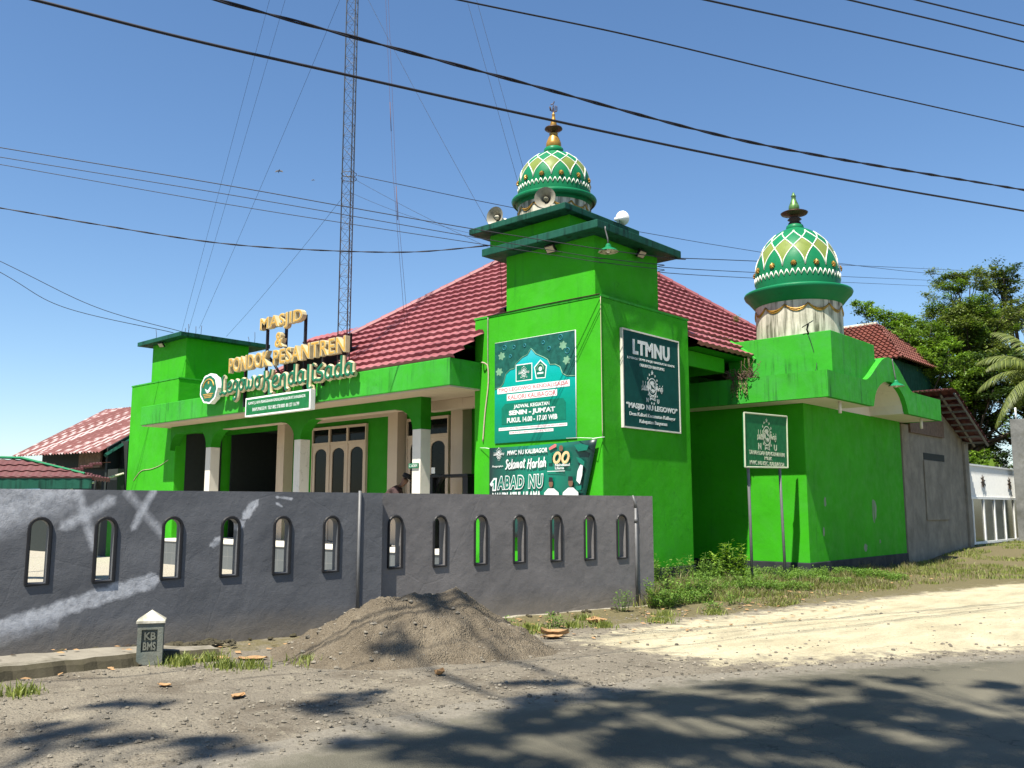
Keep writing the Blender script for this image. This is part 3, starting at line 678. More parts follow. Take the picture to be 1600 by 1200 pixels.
# walls of the hall
def hall(mb):
    mb.box(-13.25, -11.45, 1.6, 1.8, .69, 4.9); mb.box(-9.0, -7.35, 1.6, 1.8, .69, 4.9); mb.box(-5.75, -3.38, 1.6, 1.8, .69, 4.9)
    mb.box(-11.45, -9.0, 1.6, 1.8, 3.88, 4.9); mb.box(-7.35, -5.75, 1.6, 1.8, 3.88, 4.9); mb.box(-16.5, -13.25, 1.6, 1.8, 3.95, 4.9)
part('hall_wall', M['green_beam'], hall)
part('hall_shell', M['green'], lambda mb: (mb.box(-1.9, -1.7, 3.19, 10.9, -.2, 4.95), mb.box(-10.6, -1.9, 10.7, 10.9, -.2, 4.95), mb.box(-10.6, -10.4, 3.3, 10.7, 4.0, 4.95), mb.box(-16.5, -16.3, 3.19, 10, -.2, 4.2), mb.box(-16.5, -10.6, 9.8, 10.0, -.2, 4.2), mb.box(-16.3, -10.6, 3.0, 9.8, 4.18, 4.3)))
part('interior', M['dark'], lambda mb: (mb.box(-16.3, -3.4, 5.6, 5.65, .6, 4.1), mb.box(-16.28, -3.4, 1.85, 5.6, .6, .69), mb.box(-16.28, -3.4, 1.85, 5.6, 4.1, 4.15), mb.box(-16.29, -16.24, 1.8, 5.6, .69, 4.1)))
part('dark_opening_panel', M['dark'], lambda mb: mb.box(-16.5, -16.485, .35, 1.59, .69, 3.95))  # no real opening: dark panel on the tower wall painted as a shaded doorway
part('notice_board', M['horn_grey'], lambda mb: mb.box(-15.9, -15.4, 5.56, 5.59, 2.6, 2.8))
for a, b in [(-12.85, -12.48), (-7.80, -7.42), (-5.46, -5.06)]: part('pilaster', M['beige'], bx(a, b, 1.28, 1.598, .69, 4.097, bev=.008))
part('wall_cornice', M['beige'], lambda mb: (mb.box(-12.48, -7.80, 1.5, 1.598, 4.0, 4.097), mb.box(-7.42, -5.46, 1.5, 1.598, 4.0, 4.097)))
def door_unit(x0, x1, n, paper=None):
    g = (x1-x0)/n
    fr = MB(); z0, z1, zt = .70, 3.35, 3.87
    for i in range(n+1): fr.box(x0+i*g-.035 if i else x0, x0+i*g+.035 if i < n else x1, 1.52, 1.62, z0, zt)
    fr.box(x0+.035, x1-.035, 1.525, 1.615, zt-.07, zt-.001); fr.box(x0+.035, x1-.035, 1.525, 1.615, z1, z1+.08)
    f = fr.build('door_unit', M['beige'], mq)
    for i in range(n):
        a = x0+i*g+.036; b = x0+(i+1)*g-.036; lf = MB(); st = .10; c = (a+b)/2; hw = (b-a)/2-st
        for (p, q) in ((a, a+st), (b-st, b)): lf.box(p, q, 1.54, 1.60, z0+.01, z1-.002)
        lf.box(a+st, b-st, 1.54, 1.60, z0+.01, z0+.9); 
        m = 10
        for k in range(m):     # arched head of the leaf
            t0 = math.pi*k/m; t1 = math.pi*(k+1)/m; p = (c-hw*math.cos(t0), 3.09+.17*math.sin(t0)); q = (c-hw*math.cos(t1), 3.09+.17*math.sin(t1))
            lf.add([(p[0], 1.54, p[1]), (q[0], 1.54, q[1]), (q[0], 1.54, z1-.002), (p[0], 1.54, z1-.002), (p[0], 1.60, p[1]), (q[0], 1.60, q[1])], [(0, 1, 2, 3), (1, 0, 4, 5)])
        lf.build('door_leaf', M['beige'], f)
        gl = MB(); gl.box(a+st*.9, b-st*.9, 1.565, 1.575, z0+.9, 3.27); gl.build('pane', M['glass'], f)
        g2 = MB(); g2.box(a, b, 1.565, 1.575, z1+.08, zt-.07); g2.build('pane', M['glass'], f)
    if paper: 
        p = MB(); p.box(*paper); p.build('paper_notice', M['white'], f)
door_unit(-11.45, -9.0, 3); door_unit(-7.35, -5.80, 2, (-6.5, -6.3, 1.555, 1.562, 2.45, 2.6))
# side block with ground-level walls
def blockwall(mb):
    mb.box(-1.7, 1.304, 5.949, 12.13, .37, 4.0, bev=.02)
sb = part('side_block', M['green'], blockwall)
part('plinth', M['plinth'], lambda mb: mb.box(-1.7, 1.335, 5.915, 12.15, -.2, .385, bev=.02), sb)
random.seed(61)
for y, z, w, h in ((9.9, 1.55, .16, .30), (6.9, 1.75, .07, .13), (6.75, 1.05, .05, .12), (10.2, .75, .06, .05), (9.2, .62, .12, .10)):
    def scuff(mb):
        P = [(w*(.7+.5*random.random())*math.cos(t), h*(.7+.5*random.random())*math.sin(t)) for t in [2*math.pi*i/16 for i in range(16)]]
        mb.prism([(1.3045, y+a, z+b) for a, b in P], (.0015, 0, 0))
    part('bare_patch', M['scuff'], scuff, sb)
# canopy of the side block with its barrel hump
def side_canopy(mb):
    mb.box(-1.7, 2.27, 5.08, 5.20, 3.985, 4.57)                     # front fascia
    Y0, Y1 = 5.20, 12.60; yc = 8.83; ro = 1.02; 
    prof_t = []; prof_b = []
    n = 60
    for i in range(n+1):
        y = Y0+(Y1-Y0)*i/n; d = abs(y-yc)
        top = 4.57
        if d < 1.62:
            top = 4.57+.72*(.5+.5*math.cos(math.pi*min(1, d/1.62)))**.8
        bot = 3.985
        if d < 1.12: bot = 3.985+.70*math.sqrt(max(0, 1-(d/1.12)**2))
        prof_t.append((y, top)); prof_b.append((y, bot))
    x0, x1 = 2.15, 2.27
    for i in range(n):
        (ya, ta), (yb, tb) = prof_t[i], prof_t[i+1]; ba, bb = prof_b[i][1], prof_b[i+1][1]
        mb.add([(x1, ya, ba), (x1, yb, bb), (x1, yb, tb), (x1, ya, ta), (x0, ya, ba), (x0, yb, bb), (x0, yb, tb), (x0, ya, ta)],
               [(0, 1, 2, 3), (5, 4, 7, 6), (3, 2, 6, 7), (1, 0, 4, 5)])
        if abs((ya+yb)/2-yc) < 1.62 and abs((ya+yb)/2-yc) > 0:       # barrel running back to the wall above
            mb.add([(x0, ya, ta), (x0, yb, tb), (1.2, yb, tb), (1.2, ya, ta)], [(0, 1, 2, 3)], 0, True)
    mb.add([(2.27, Y1, 3.985), (2.15, Y1, 3.985), (2.15, Y1, 4.57), (2.27, Y1, 4.57)], [(0, 1, 2, 3)])
    mb.box(-1.7, 2.15, 12.48, 12.60, 3.985, 4.57); 
    mb.box(-1.7, 2.15, 5.20, 7.0, 4.35, 4.5); mb.box(-1.7, 2.15, 10.6, 12.48, 4.35, 4.5)
sc = part('side_canopy', M['green_parapet'], side_canopy)
def soff(mb):
    mb.box(-1.7, 2.14, 5.21, 7.71, 3.99, 4.05); mb.box(-1.7, 2.14, 9.95, 12.47, 3.99, 4.05)
    yc = 8.83; n = 20
    for i in range(n):      # hollow under the barrel
        a0 = math.pi*i/n; a1 = math.pi*(i+1)/n
        p = (yc-1.12*math.cos(a0), 3.99+.70*math.sin(a0)); q = (yc-1.12*math.cos(a1), 3.99+.70*math.sin(a1))
        mb.add([(2.149, p[0], p[1]), (2.149, q[0], q[1]), (1.305, q[0], q[1]), (1.305, p[0], p[1])], [(0, 1, 2, 3)], 0, True)
        mb.add([(1.31, p[0], p[1]), (1.31, q[0], q[1]), (1.31, q[0], 3.985), (1.31, p[0], 3.985)], [(0, 1, 2, 3)])
part('soffit', M['cream'], soff, sc)
for y in (6.2, 11.6): part('drain_spout', M['cream'], lambda mb: mb.tube([(2.05, y, 4.0), (2.05, y, 3.72)], .04, 8), sc)
bb = part('dome_base', M['green_parapet'], lambda mb: mb.box(-.42, 2.13, 5.70, 8.27, 4.4, 5.55, bev=.015))
# main pyramid roof --------------------------------------------------
ap = Vector((-5.19, 5.58, 9.409)); ze = 5.139; rx0, rx1, ry0, ry1 = -10.58, .2, -.3, 11.46
low = 1.10; lfx, lfy, lfz = ap.x+(rx0-ap.x)*low, ap.y+(ry0-ap.y)*low, ap.z+(ze-ap.z)*low; rfx = ap.x+(rx1-ap.x)*low; lby = ap.y+(ry1-ap.y)*low      # front and left slopes run lower, over the porch
def tiled_plane(mb, A, B, T, T2=None, course=.37, wave=.27, amp=.013, step=.08, thick=.092, clip=False):
    """eave A->B, top T (or T..T2); stepped pan-tile profile"""
    A, B, T = Vector(A), Vector(B), Vector(T); T2 = Vector(T2) if T2 is not None else T
    u = (B-A); L = u.length; u.normalize(); up = ((T+T2)/2-(A+B)/2); up = up-u*up.dot(u); H = up.length; up.normalize(); nrm = u.cross(up)
    if nrm.z < 0: nrm = -nrm
    nc = max(1, int(round(H/course)))
    vs = []; fs = []
    for c in range(nc):
        rows = []
        for (h, lift) in ((c*H/nc, step), ((c+1)*H/nc, 0.0)):
            f = h/H; a = A.lerp(T, f); b = B.lerp(T2, f); a0 = (a-A).dot(u); b0 = (b-A).dot(u)
            n = max(2, int((b0-a0)/(wave/8))); k0 = math.ceil(a0/(wave/8)); pos = [a0]+[k*wave/8 for k in range(k0, k0+100000) if a0+1e-4 < k*wave/8 < b0-1e-4] if False else None
            rows.append((h, lift, a0, b0))
        (h0, l0, a0, b0), (h1, l1, a1, b1) = rows
        st = wave/8; n = max(1, int((b0-a0)/st)); base = len(vs)
        for i in range(n+1):
            s = a0+(b0-a0)*i/n; s1 = min(max(s, a1), b1)
            w0 = amp*math.sin(2*math.pi*s/wave); w1 = amp*math.sin(2*math.pi*s1/wave)
            # clip to the hips
            def hmax(s):
                lo = (s-0)/(a1-a0) if False else None
            hh = h1
            if s < a1: hh = h0+(h1-h0)*((s-a0)/(a1-a0) if a1 > a0 else 1)
            if s > b1: hh = h0+(h1-h0)*((b0-s)/(b0-b1) if b0 > b1 else 1)
            g = (hh-h0)/(h1-h0); w = amp*math.sin(2*math.pi*s/wave)
            vs.append((A+u*s+up*h0+nrm*(l0+w-thick))[:]); vs.append((A+u*s+up*h0+nrm*(l0+w))[:]); vs.append((A+u*s+up*hh+nrm*(l0*(1-g)+l1*g+w))[:])
        for i in range(n):
            b = base+3*i; fs += [(b, b+3, b+4, b+1), (b+1, b+4, b+5, b+2)]
    if clip:
        ctr = lambda f: (sum(vs[i][0] for i in f)/len(f), sum(vs[i][1] for i in f)/len(f))
        fs = [f for f in fs if not (ctr(f)[0] > (-3.3 if ctr(f)[1] > .05 else -3.12) and ctr(f)[1] < 3.22)]
    mb.add(vs, fs, 0, False)
rf = part('roof', M['tile'], lambda mb: (tiled_plane(mb, (lfx, lfy, lfz), (rfx, lfy, lfz), ap, clip=True), tiled_plane(mb, (rx1, ry0, ze), (rx1, ry1, ze), ap, clip=True),
     tiled_plane(mb, (rx1, ry1, ze), (rx0, ry1, ze), ap), tiled_plane(mb, (lfx, lby, lfz), (lfx, lfy, lfz), ap)))
def hips(mb):
    for c in ((lfx, lfy, lfz), (rx1, ry0, ze), (rx1, ry1, ze), (lfx, lby, lfz)):
        P = [Vector((c[0], c[1], c[2]+.06)).lerp(ap+Vector((0, 0, .07)), i/22) for i in range(23)]
        for a, b in zip(P, P[1:]):
            if not (a.x > -3.3 and a.y < 3.2): mb.tube([a[:], (b+(b-a)*.12)[:]], [.10, .085], 8, sm=False)
part('hip_cap', M['tile'], hips, rf)
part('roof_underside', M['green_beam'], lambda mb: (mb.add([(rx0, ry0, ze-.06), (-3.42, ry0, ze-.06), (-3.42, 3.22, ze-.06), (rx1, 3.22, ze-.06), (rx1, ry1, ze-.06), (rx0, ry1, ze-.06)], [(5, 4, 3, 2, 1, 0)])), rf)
part('fascia_board', M['green'], lambda mb: (mb.box(-.20, -.15, 3.1, 5.0, 4.72, 5.06), mb.box(-1.7, -.20, 4.96, 5.0, 4.72, 5.06)), rf)
# mortar flashing between roof and dome base
part('roof_flashing', M['green_parapet'], lambda mb: mb.tube([(-.42, 5.68, 5.62), (-.2, 5.68, 5.46), (.1, 5.68, 5.24), (.3, 5.68, 5.08)], [.04, .06, .05, .03], 6, sm=False), bb)

# domes ---------------------------------------------------------------
def dome(cx, cy, zb, rd, zdr, rb, zbr, z0, r0, zm, rm, ztop, rtop, nst, scale, crescent):
    dg = MB()
    dg.lathe([(rd, zb), (rd, zdr+.06)], cx, cy, 64); dr = dg.build('dome_drum', M['drum'], mq)
    # scalloped gilt swags on the drum
    sw = MB(); zt = zdr-.10*scale; dep = .13*scale
    for i in range(nst):
        for k, w in ((0, .022), (1, .016)):
            P = []
            for j in range(9):
                f = j/8; a = 2*math.pi*(i+f)/nst+.12; z = zt-dep*(math.sin(math.pi*f)**.75)-k*.045*scale*math.sin(math.pi*f)-(.0 if k else 0)
                P.append((cx+(rd+.006)*math.cos(a), cy+(rd+.006)*math.sin(a), z))
            sw.tube(P, w*scale, 6)
    sw.build('gilt_swag', M['gold'], dr)
    # brim and shell
    H = ztop-zm; prof = []
    br = MB(); br.lathe([(rd*.98, zdr-.02), (rd+.02, zdr), (rd+.10*scale, zdr+.10*scale), (rb*.93, zbr-.13*scale), (rb*.98, zbr-.07*scale), (rb, zbr-.01*scale), (rb*.99, zbr+.02*scale), (rb*.95, zbr+.035*scale), (r0+.05*scale, z0-.012*scale), (r0, z0)], cx, cy, 72)
    def rz(z):
        if z <= zm: return r0+(rm-r0)*math.sin(math.pi/2*(z-z0)/(zm-z0))
        s = min(1, (z-zm)/(H*1.03)); return max(rtop, rm*math.cos(math.asin(s))**1.12)
    NZ = 60; prof = [(rz(z0+(ztop-z0)*i/NZ), z0+(ztop-z0)*i/NZ) for i in range(NZ+1)]
    zv = z0+(ztop-z0)*.27; zc1 = z0+(ztop-z0)*.585; zc2 = z0+(ztop-z0)*.735
    def curve(f):          # height of a strand, f steps away from its foot
        if f <= .5: return zv+(zc1-zv)*(f/.5)**.55
        return zc1+(zc2-zc1)*((f-.5)/.5)**.85 if f <= 1 else zc2+(ztop-zc2)*min(1, (f-1)/.7)*.75
    NA = 192
    def cell(i, j):
        z = z0+(ztop-z0)*(i+.5)/NZ; a = (j+.5)/NA*nst-.19; f = a-math.floor(a); e = min(f, 1-f)     # e: steps from the nearest foot
        lower = curve(e) ; upper = curve(1-e)
        return 1 if (z > lower and z < upper and z < zc2 and e < .5) else 0
    sh = MB(); sh.lathe(prof, cx, cy, NA, fn=cell)
    shell = sh.build('dome', [M['dome_green'], M['dome_lime']], mq)
    br.build('dome_brim', M['dome_green'], shell)
    ln = MB()
    def on(a, z, lift=.004): r = rz(z)+lift; return (cx+r*math.cos(a), cy+r*math.sin(a), z)
    for i in range(nst):
        a0 = 2*math.pi*(i+.19)/nst
        for sgn in (-1, 1):
            P = []
            for k in range(17):
                f = 1.55*(k/16)**1.15; P.append(on(a0+sgn*2*math.pi/nst*f, curve(f)))
            ln.tube(P, .0145*scale, 6)
    nz = nst*4; zz = z0+(ztop-z0)*.115; zh = (ztop-z0)*.095
    P = [on(2*math.pi*k/(2*nz), zz+(zh if k % 2 else 0), .005) for k in range(2*nz+1)]
    for a, b in zip(P, P[1:]): ln.tube([a, b], .0125*scale, 5)
    ln.build('white_relief_lines', M['white_line'], shell)
    for i in range(nst):
        a = 2*math.pi*(i+.69)/nst; z = z0+(ztop-z0)*.30; c = Vector(on(a, z, .01)); nn = Vector((math.cos(a), math.sin(a), .15)).normalized(); tt = Vector((-math.sin(a), math.cos(a), 0)); uu = nn.cross(tt)
        st = MB(); r = .082*scale; ring = []
        for k in range(16):
            q = 2*math.pi*k/16; rr = r*(1 if k % 2 == 0 else .66); ring.append((c+tt*rr*math.cos(q)+uu*rr*math.sin(q))[:])
        ring2 = []
        for k in range(16):
            q = 2*math.pi*k/16; rr = r*(.8 if k % 2 == 0 else .5); ring2.append((c+nn*.03*scale+tt*rr*math.cos(q)+uu*rr*math.sin(q))[:])
        tip = (c+nn*.055*scale)[:]
        st.add(ring+ring2+[tip], [(k, (k+1) % 16, 16+(k+1) % 16, 16+k) for k in range(16)]+[(16+k, 16+(k+1) % 16, 32) for k in range(16)])
        st.build('gilt_star_boss', M['gold'], shell)
    return shell, rz
# front dome
d1, _ = dome(-1.95, .98, 7.60, .79, 8.11, .935, 8.25, 8.31, .775, 8.58, .79, 9.37, .19, 12, .8, True)
def fin1(mb):
    x, y = -1.95, .98
    mb.lathe([(.19, 9.345), (.215, 9.378), (.215, 9.454), (.18, 9.487), (.15, 9.493)], x, y, 32, 1)
    mb.lathe([(.15, 9.487), (.17, 9.531), (.165, 9.597), (.135, 9.684), (.10, 9.761), (.085, 9.794), (.10, 9.816), (.06, 9.838)], x, y, 32, 0)
    mb.lathe([(.06, 9.838), (.07, 9.859), (.165, 9.898), (.20, 9.925), (.19, 9.952), (.10, 9.980), (.07, 10.002)], x, y, 32, 2)
    mb.lathe([(.07, 9.991), (.075, 10.035), (.06, 10.100), (.04, 10.188), (.03, 10.242), (.04, 10.264), (.02, 10.297), (.012, 10.330), (.0, 10.330)], x, y, 24, 0)
f1 = part('finial', [M['gold'], M['dome_green'], M['bronze']], fin1, d1)
def lafz(mb):
    fr = Fr((-1.95, .98, 10.42), Vector((.74, .67, 0)), (0, 0, 1), Vector((.67, -.74, 0)))
    for L in ([(-.07, -.06), (-.08, .04), (-.03, -.08), (.0, .08)], [(.0, -.09), (.03, -.08), (.04, .06)], [(.04, -.08), (.075, -.06), (.075, .05)], [(-.06, .08), (0, .11), (.02, .16)], [(0, -.1), (0, .02)]):
        mb.tube([p[:] for p in smoothline([fr.p(a, b) for a, b in L], 4)], .011, 6)
part('finial_ornament', M['bronze'], lafz, f1)
d2, _ = dome(.84, 6.95, 5.54, 1.015, 6.45, 1.28, 6.77, 6.87, .985, 7.18, 1.0, 8.43, .19, 12, 1.0, False)
def fin2(mb):
    x, y = .84, 6.95
    mb.lathe([(.20, 8.390), (.22, 8.437), (.20, 8.518), (.17, 8.541)], x, y, 32, 1)
    mb.lathe([(.16, 8.530), (.155, 8.588), (.11, 8.634), (.17, 8.681), (.10, 8.739), (.12, 8.774), (.31, 8.820), (.33, 8.849), (.28, 8.873), (.14, 8.902), (.10, 8.913)], x, y, 36, 2)
    mb.lathe([(.10, 8.902), (.13, 8.960), (.125, 9.030), (.09, 9.111), (.06, 9.192), (.05, 9.262), (.065, 9.285), (.04, 9.320), (.02, 9.378), (0, 9.390)], x, y, 28, 3)
part('finial', [M['gold'], M['dome_green'], M['bronze'], flat('green_bronze_finial', (.10, .20, .06), .4, .4, var=.6)], fin2, d2)
# small tiled canopy roof on the porch, behind the sign
sr = MB(); tiled_plane(sr, (-9.9, -.75, 5.35), (-7.72, -.75, 5.35), (-9.55, .25, 6.15), (-7.78, .25, 6.13), wave=.25)
cr = sr.build('tiled_hatch_roof', M['tile'], mq)
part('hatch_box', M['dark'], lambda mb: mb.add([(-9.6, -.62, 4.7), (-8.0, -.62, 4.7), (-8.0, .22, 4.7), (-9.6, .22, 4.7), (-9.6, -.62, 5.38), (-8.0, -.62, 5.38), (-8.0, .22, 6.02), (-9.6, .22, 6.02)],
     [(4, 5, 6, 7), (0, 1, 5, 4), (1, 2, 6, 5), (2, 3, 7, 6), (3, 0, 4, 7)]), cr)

# ================================================================== SIGNS ON THE MOSQUE
F1 = lambda x, z, y: Fr((x, y, z), (1, 0, 0), (0, 0, 1), (0, -1, 0))
F2 = lambda y, z, x: Fr((x, y, z), (0, 1, 0), (0, 0, 1), (1, 0, 0))
# raised-letter sign on the porch canopy
ls = empty('letter_sign', (-9.2, -1.05, 4.71), 'raised gold and green channel-letter sign on black posts above the porch canopy', 'sign')
fr = F1(0, 0, -1.08)
def posts(mb):
    for x, z0, z1 in [(-10.0, 4.5, 6.2), (-9.15, 4.5, 6.25), (-8.32, 4.5, 6.35), (-7.55, 4.5, 5.4), (-11.0, 4.25, 5.35), (-6.75, 4.6, 5.35), (-8.3, 4.2, 4.6)]:
        mb.box(x-.03, x+.03, -1.0, -.94, z0, z1)
    mb.box(-11.3, -6.6, -1.01, -.97, 5.32, 5.37); mb.box(-11.9, -6.3, -1.01, -.97, 4.78, 4.83); mb.box(-10.05, -8.28, -1.01, -.97, 6.2, 6.25)
    mb.tube([(-9.98, -.97, 5.55), (-9.7, -.97, 5.3), (-9.3, -.97, 4.9)], .035, 6); mb.tube([(-8.32, -.97, 5.6), (-8.1, -.97, 5.35)], .05, 6)
part('support_frame', M['black'], posts, ls)
def gold_row(txt, u0, u1, v0, v1):
    mb = MB(); put(mb, fr, txt, u0, u1, v0, v1, -.05, .075, 0, bold=.035, sp=1.08); o = mb.build('channel_letters', M['letter_side'], ls)
    mb = MB(); put(mb, fr, txt, u0, u1, v0, v1, .07, .082, 0, bold=.0, sp=1.08); mb.build('letter_faces', M['gold_letter'], o)
gold_row('MASJID', -10.07, -8.22, 6.08, 6.46); gold_row('&', -9.36, -9.04, 5.63, 5.99)
gold_row('PONDOK', -11.53, -9.66, 5.20, 5.57); gold_row('PESANTREN', -9.42, -6.47, 5.19, 5.55)
G = {'L': [[(.32, 1.62), (.22, 1.5), (.2, .9), (.18, .2), (.02, -.08), (-.12, .0)], [(.1, .05), (.4, -.02), (.6, -.14), (.85, .05)]],
     'e': [[(.08, .45), (.42, .55), (.55, .82), (.36, 1.0), (.12, .75), (.06, .3), (.25, 0), (.62, .05), (.8, .25)]],
     'g': [[(.6, .8), (.35, 1.0), (.1, .7), (.12, .25), (.35, .12), (.58, .4), (.62, .9)], [(.62, .95), (.6, .1), (.5, -.6), (.25, -.85), (.12, -.6)]],
     'o': [[(.4, 1.0), (.12, .8), (.08, .35), (.32, 0), (.6, .3), (.62, .75), (.4, 1.0), (.75, .9)]],
     'w': [[(.05, 1.0), (.05, .4), (.2, .02), (.42, .25), (.48, .8), (.5, .3), (.68, .02), (.92, .3), (.98, .9), (.85, 1.1)]],
     'K': [[(.1, 1.62), (.12, .8), (.06, .1), (-.1, -.1)], [(.78, 1.68), (.66, 1.1), (.34, .85), (.16, .8)], [(.34, .85), (.58, .5), (.62, -.2), (.7, -.55), (.95, -.6)]],
     'n': [[(.08, 1.0), (.08, .0)], [(.08, .6), (.25, .95), (.5, .95), (.54, .5), (.56, -.2), (.72, -.45)]],
     'd': [[(.6, .8), (.35, 1.0), (.1, .7), (.1, .25), (.32, .02), (.56, .3), (.6, .8)], [(.62, 1.75), (.6, .9), (.62, .15), (.8, .05)]],
     'a': [[(.6, .8), (.35, 1.0), (.1, .7), (.1, .25), (.32, .02), (.56, .3), (.6, .8)], [(.62, 1.0), (.6, .5), (.62, .15), (.8, .05)]],
     'l': [[(.2, 1.5), (.2, .4), (.18, -.35), (.32, -.65), (.55, -.5)]],
     'i': [[(.2, .95), (.18, .35), (.3, .02), (.5, .08)], [(.18, 1.32), (.24, 1.46)]],
     's': [[(.55, 1.3), (.25, 1.0), (.12, .72), (.5, .55), (.6, .25), (.4, .0), (.05, .02)]]}
ADV = dict(L=.82, e=.74, g=.76, o=.80, w=1.16, K=.86, n=.78, d=.82, a=.82, l=.42, i=.46, s=.72)
def script(word, u0, u1, v0, xh):
    tot = sum(ADV[c] for c in word); sx = (u1-u0)/tot; A = MB(); B = MB(); u = u0
    for c in word:
        for st in G[c]:
            P = smoothline([fr.p(u+a*sx*.93, v0+b*xh) for a, b in st], 5)
            A.tube([p[:] for p in P], .072, 10, ref=(0, -1, 0), flatten=.85, sm=False)
            B.tube([(p+Vector((0, -.045, 0)))[:] for p in P], .042, 8, ref=(0, -1, 0), flatten=.75, sm=False)
        u += ADV[c]*sx
    o = A.build('script_letters', M['letter_side'], ls); B.build('letter_faces', M['letter_green'], o)
script('Legowo', -11.93, -9.95, 4.68, .27); script('Kendalisada', -9.86, -6.12, 4.62, .28)
# round-petalled crest of the school
def crest_pts(cx, cz, rx, rz, n=40, wob=.035, k=9):
    return [(cx+rx*(1+wob*math.cos(k*t))*math.cos(t), cz+rz*(1+wob*math.cos(k*t))*math.sin(t)*(1 if math.sin(t) > 0 else .96)) for t in [2*math.pi*i/n+math.pi/2 for i in range(n)]]
cb = MB(); poly(cb, fr, crest_pts(-12.50, 4.84, .46, .42), -.05, .10); cr = cb.build('crest_plate', M['white'], ls)
cb = MB(); poly(cb, fr, crest_pts(-12.50, 4.84, .40, .365), .10, .106); cb.build('crest_face', M['letter_green'], cr)
cb = MB()
P = [fr.p(-12.50+.29*math.cos(a), 4.86+.25*math.sin(a), .108) for a in [math.pi*.05+math.pi*.9*i/14 for i in range(15)]]; cb.tube([p[:] for p in P], .018, 6)
for z, w in ((4.70, .27), (4.655, .22), (4.61, .19)): poly(cb, fr, rectp(-12.5-w, -12.5+w, z-.012, z+.012), .106, .112)
poly(cb, fr, [(-12.5+a*.06, 5.02+b*.06) for a, b in star(0, 0, 1)], .106, .112); cb.build('crest_gilding', M['gold_letter'], cr)
cb = MB(); poly(cb, fr, [(-12.68, 4.86), (-12.52, 4.80), (-12.40, 4.90), (-12.34, 4.88), (-12.42, 4.76), (-12.52, 4.72), (-12.6, 4.76)], .106, .112); cb.build('crest_bird', M['sign_white'], cr)
# address panel
ad = MB(); ad.box(-10.56, -7.70, -1.20, -1.06, 3.93, 4.42, bev=.006); ao = ad.build('address_panel', M['white'], ls)
ad = MB(); f_ = F1(0, 0, -1.20); poly(ad, f_, rectp(-10.51, -7.75, 3.975, 4.375), 0, .004); ad.build('panel_face', M['sign_green'], ao)
ad = MB(); put(ad, f_, 'ALAMAT: JL. RAYA PESANGGRAHAN KENDALISADA KALIORI RT 5/4 KALIBAGOR', -10.42, -7.9, 4.22, 4.31, .004, .007, bold=.012)
put(ad, f_, 'BANYUMAS 53191  TELP. 0852 2738 8000  081 327 116 799', -10.2, -8.15, 4.06, 4.145, .004, .007, bold=.012); ad.build('lettering', M['sign_white'], ao)

# framed dark teal board on the tower's right face
bd = empty('board_sign', (.0, 1.66, 3.15), 'framed dark teal board lettered LTMNU on the right face of the front tower', 'sign')
y0, y1, z0, z1 = .62, 2.70, 3.153, 5.127
part('board', M['sign_teal'], lambda mb: mb.box(.003, .05, y0+.03, y1-.03, z0+.03, z1-.03), bd)
part('frame', M['cream'], lambda mb: (mb.box(.002, .062, y0, y0+.03, z0, z1), mb.box(.002, .062, y1-.03, y1, z0, z1), mb.box(.002, .063, y0+.03, y1-.03, z0, z0+.03), mb.box(.002, .063, y0+.03, y1-.03, z1-.03, z1)), bd)
f_ = F2(0, 0, .05)
def ltm(mb):
    put(mb, f_, 'LTMNU', 1.00, 2.32, 4.66, 4.93, 0, .004, bold=.045, sp=1.08)
    put(mb, f_, "LEMBAGA TA'MIR MASJID NAHDLATUL ULAMA", .80, 2.52, 4.525, 4.585, 0, .004, bold=.01)
    put(mb, f_, 'KABUPATEN BANYUMAS', 1.22, 2.12, 4.42, 4.48, 0, .004, bold=.01)
    emblem(mb, f_, 1.66, 4.04, .39, .002)
    put(mb, f_, '\u201CMASJID NU LEGOWO\u201D', .74, 2.58, 3.53, 3.66, 0, .004, bold=.035)
    put(mb, f_, 'Desa Kaliori Kecamatan Kalibagor', .84, 2.50, 3.39, 3.48, 0, .004, bold=.02)
    put(mb, f_, 'Kabupaten Banyumas', 1.18, 2.18, 3.26, 3.35, 0, .004, bold=.02)
part('lettering', M['sign_white'], ltm, bd)

# printed schedule banner on the tower front
b1 = empty('schedule_banner', (-2.775, -.01, 2.94), 'teal printed schedule banner with pointed arch and white lettering on the tower front', 'banner')
W_, H_ = 2.165, 2.125
bn = MB(); bn.box(-2.775, -.61, -.022, -.008, 2.94, 5.065); sheet = bn.build('sheet', M['ban_base'], b1)
f_ = Fr((-2.775, -.022, 2.94), (1, 0, 0), (0, 0, 1), (0, -1, 0))
arch = [(0, 1.30), (.18, 1.34), (.26, 1.42), (.32, 1.60), (.45, 1.68), (.56, 1.69), (.60, 1.79), (.78, 1.90), (.92, 2.0-.06), (1.02, 2.06), (1.06, 2.02-.08+.08), (1.15, 1.93), (1.35, 1.84), (1.46, 1.78), (1.52, 1.67), (1.66, 1.66), (1.78, 1.60), (1.84, 1.46), (1.95, 1.40), (2.165, 1.38)]
arch = [(a, b-.16) for a, b in arch]
part('dark_print', M['ban_dark'], lambda mb: poly(mb, f_, [(0, H_), (0, arch[0][1])]+arch[1:-1]+[(W_, arch[-1][1]), (W_, H_)], 0, .002), b1)
part('arch_outline', M['ban_leaf'], lambda mb: mb.tube([f_.p(a, b, .003)[:] for a, b in arch[:]], .009, 5), b1)
def leafb(mb):
    for cx, cz in ((.20, 1.83), (.13, 1.50), (1.86, 1.86), (1.95, 1.55)):
        poly(mb, f_, [(cx+.085*(1+.22*math.cos(6*t+cx*9))*math.cos(t), cz+.075*(1+.22*math.cos(6*t+cx*9))*math.sin(t)) for t in [2*math.pi*i/30 for i in range(30)]], .002, .004)
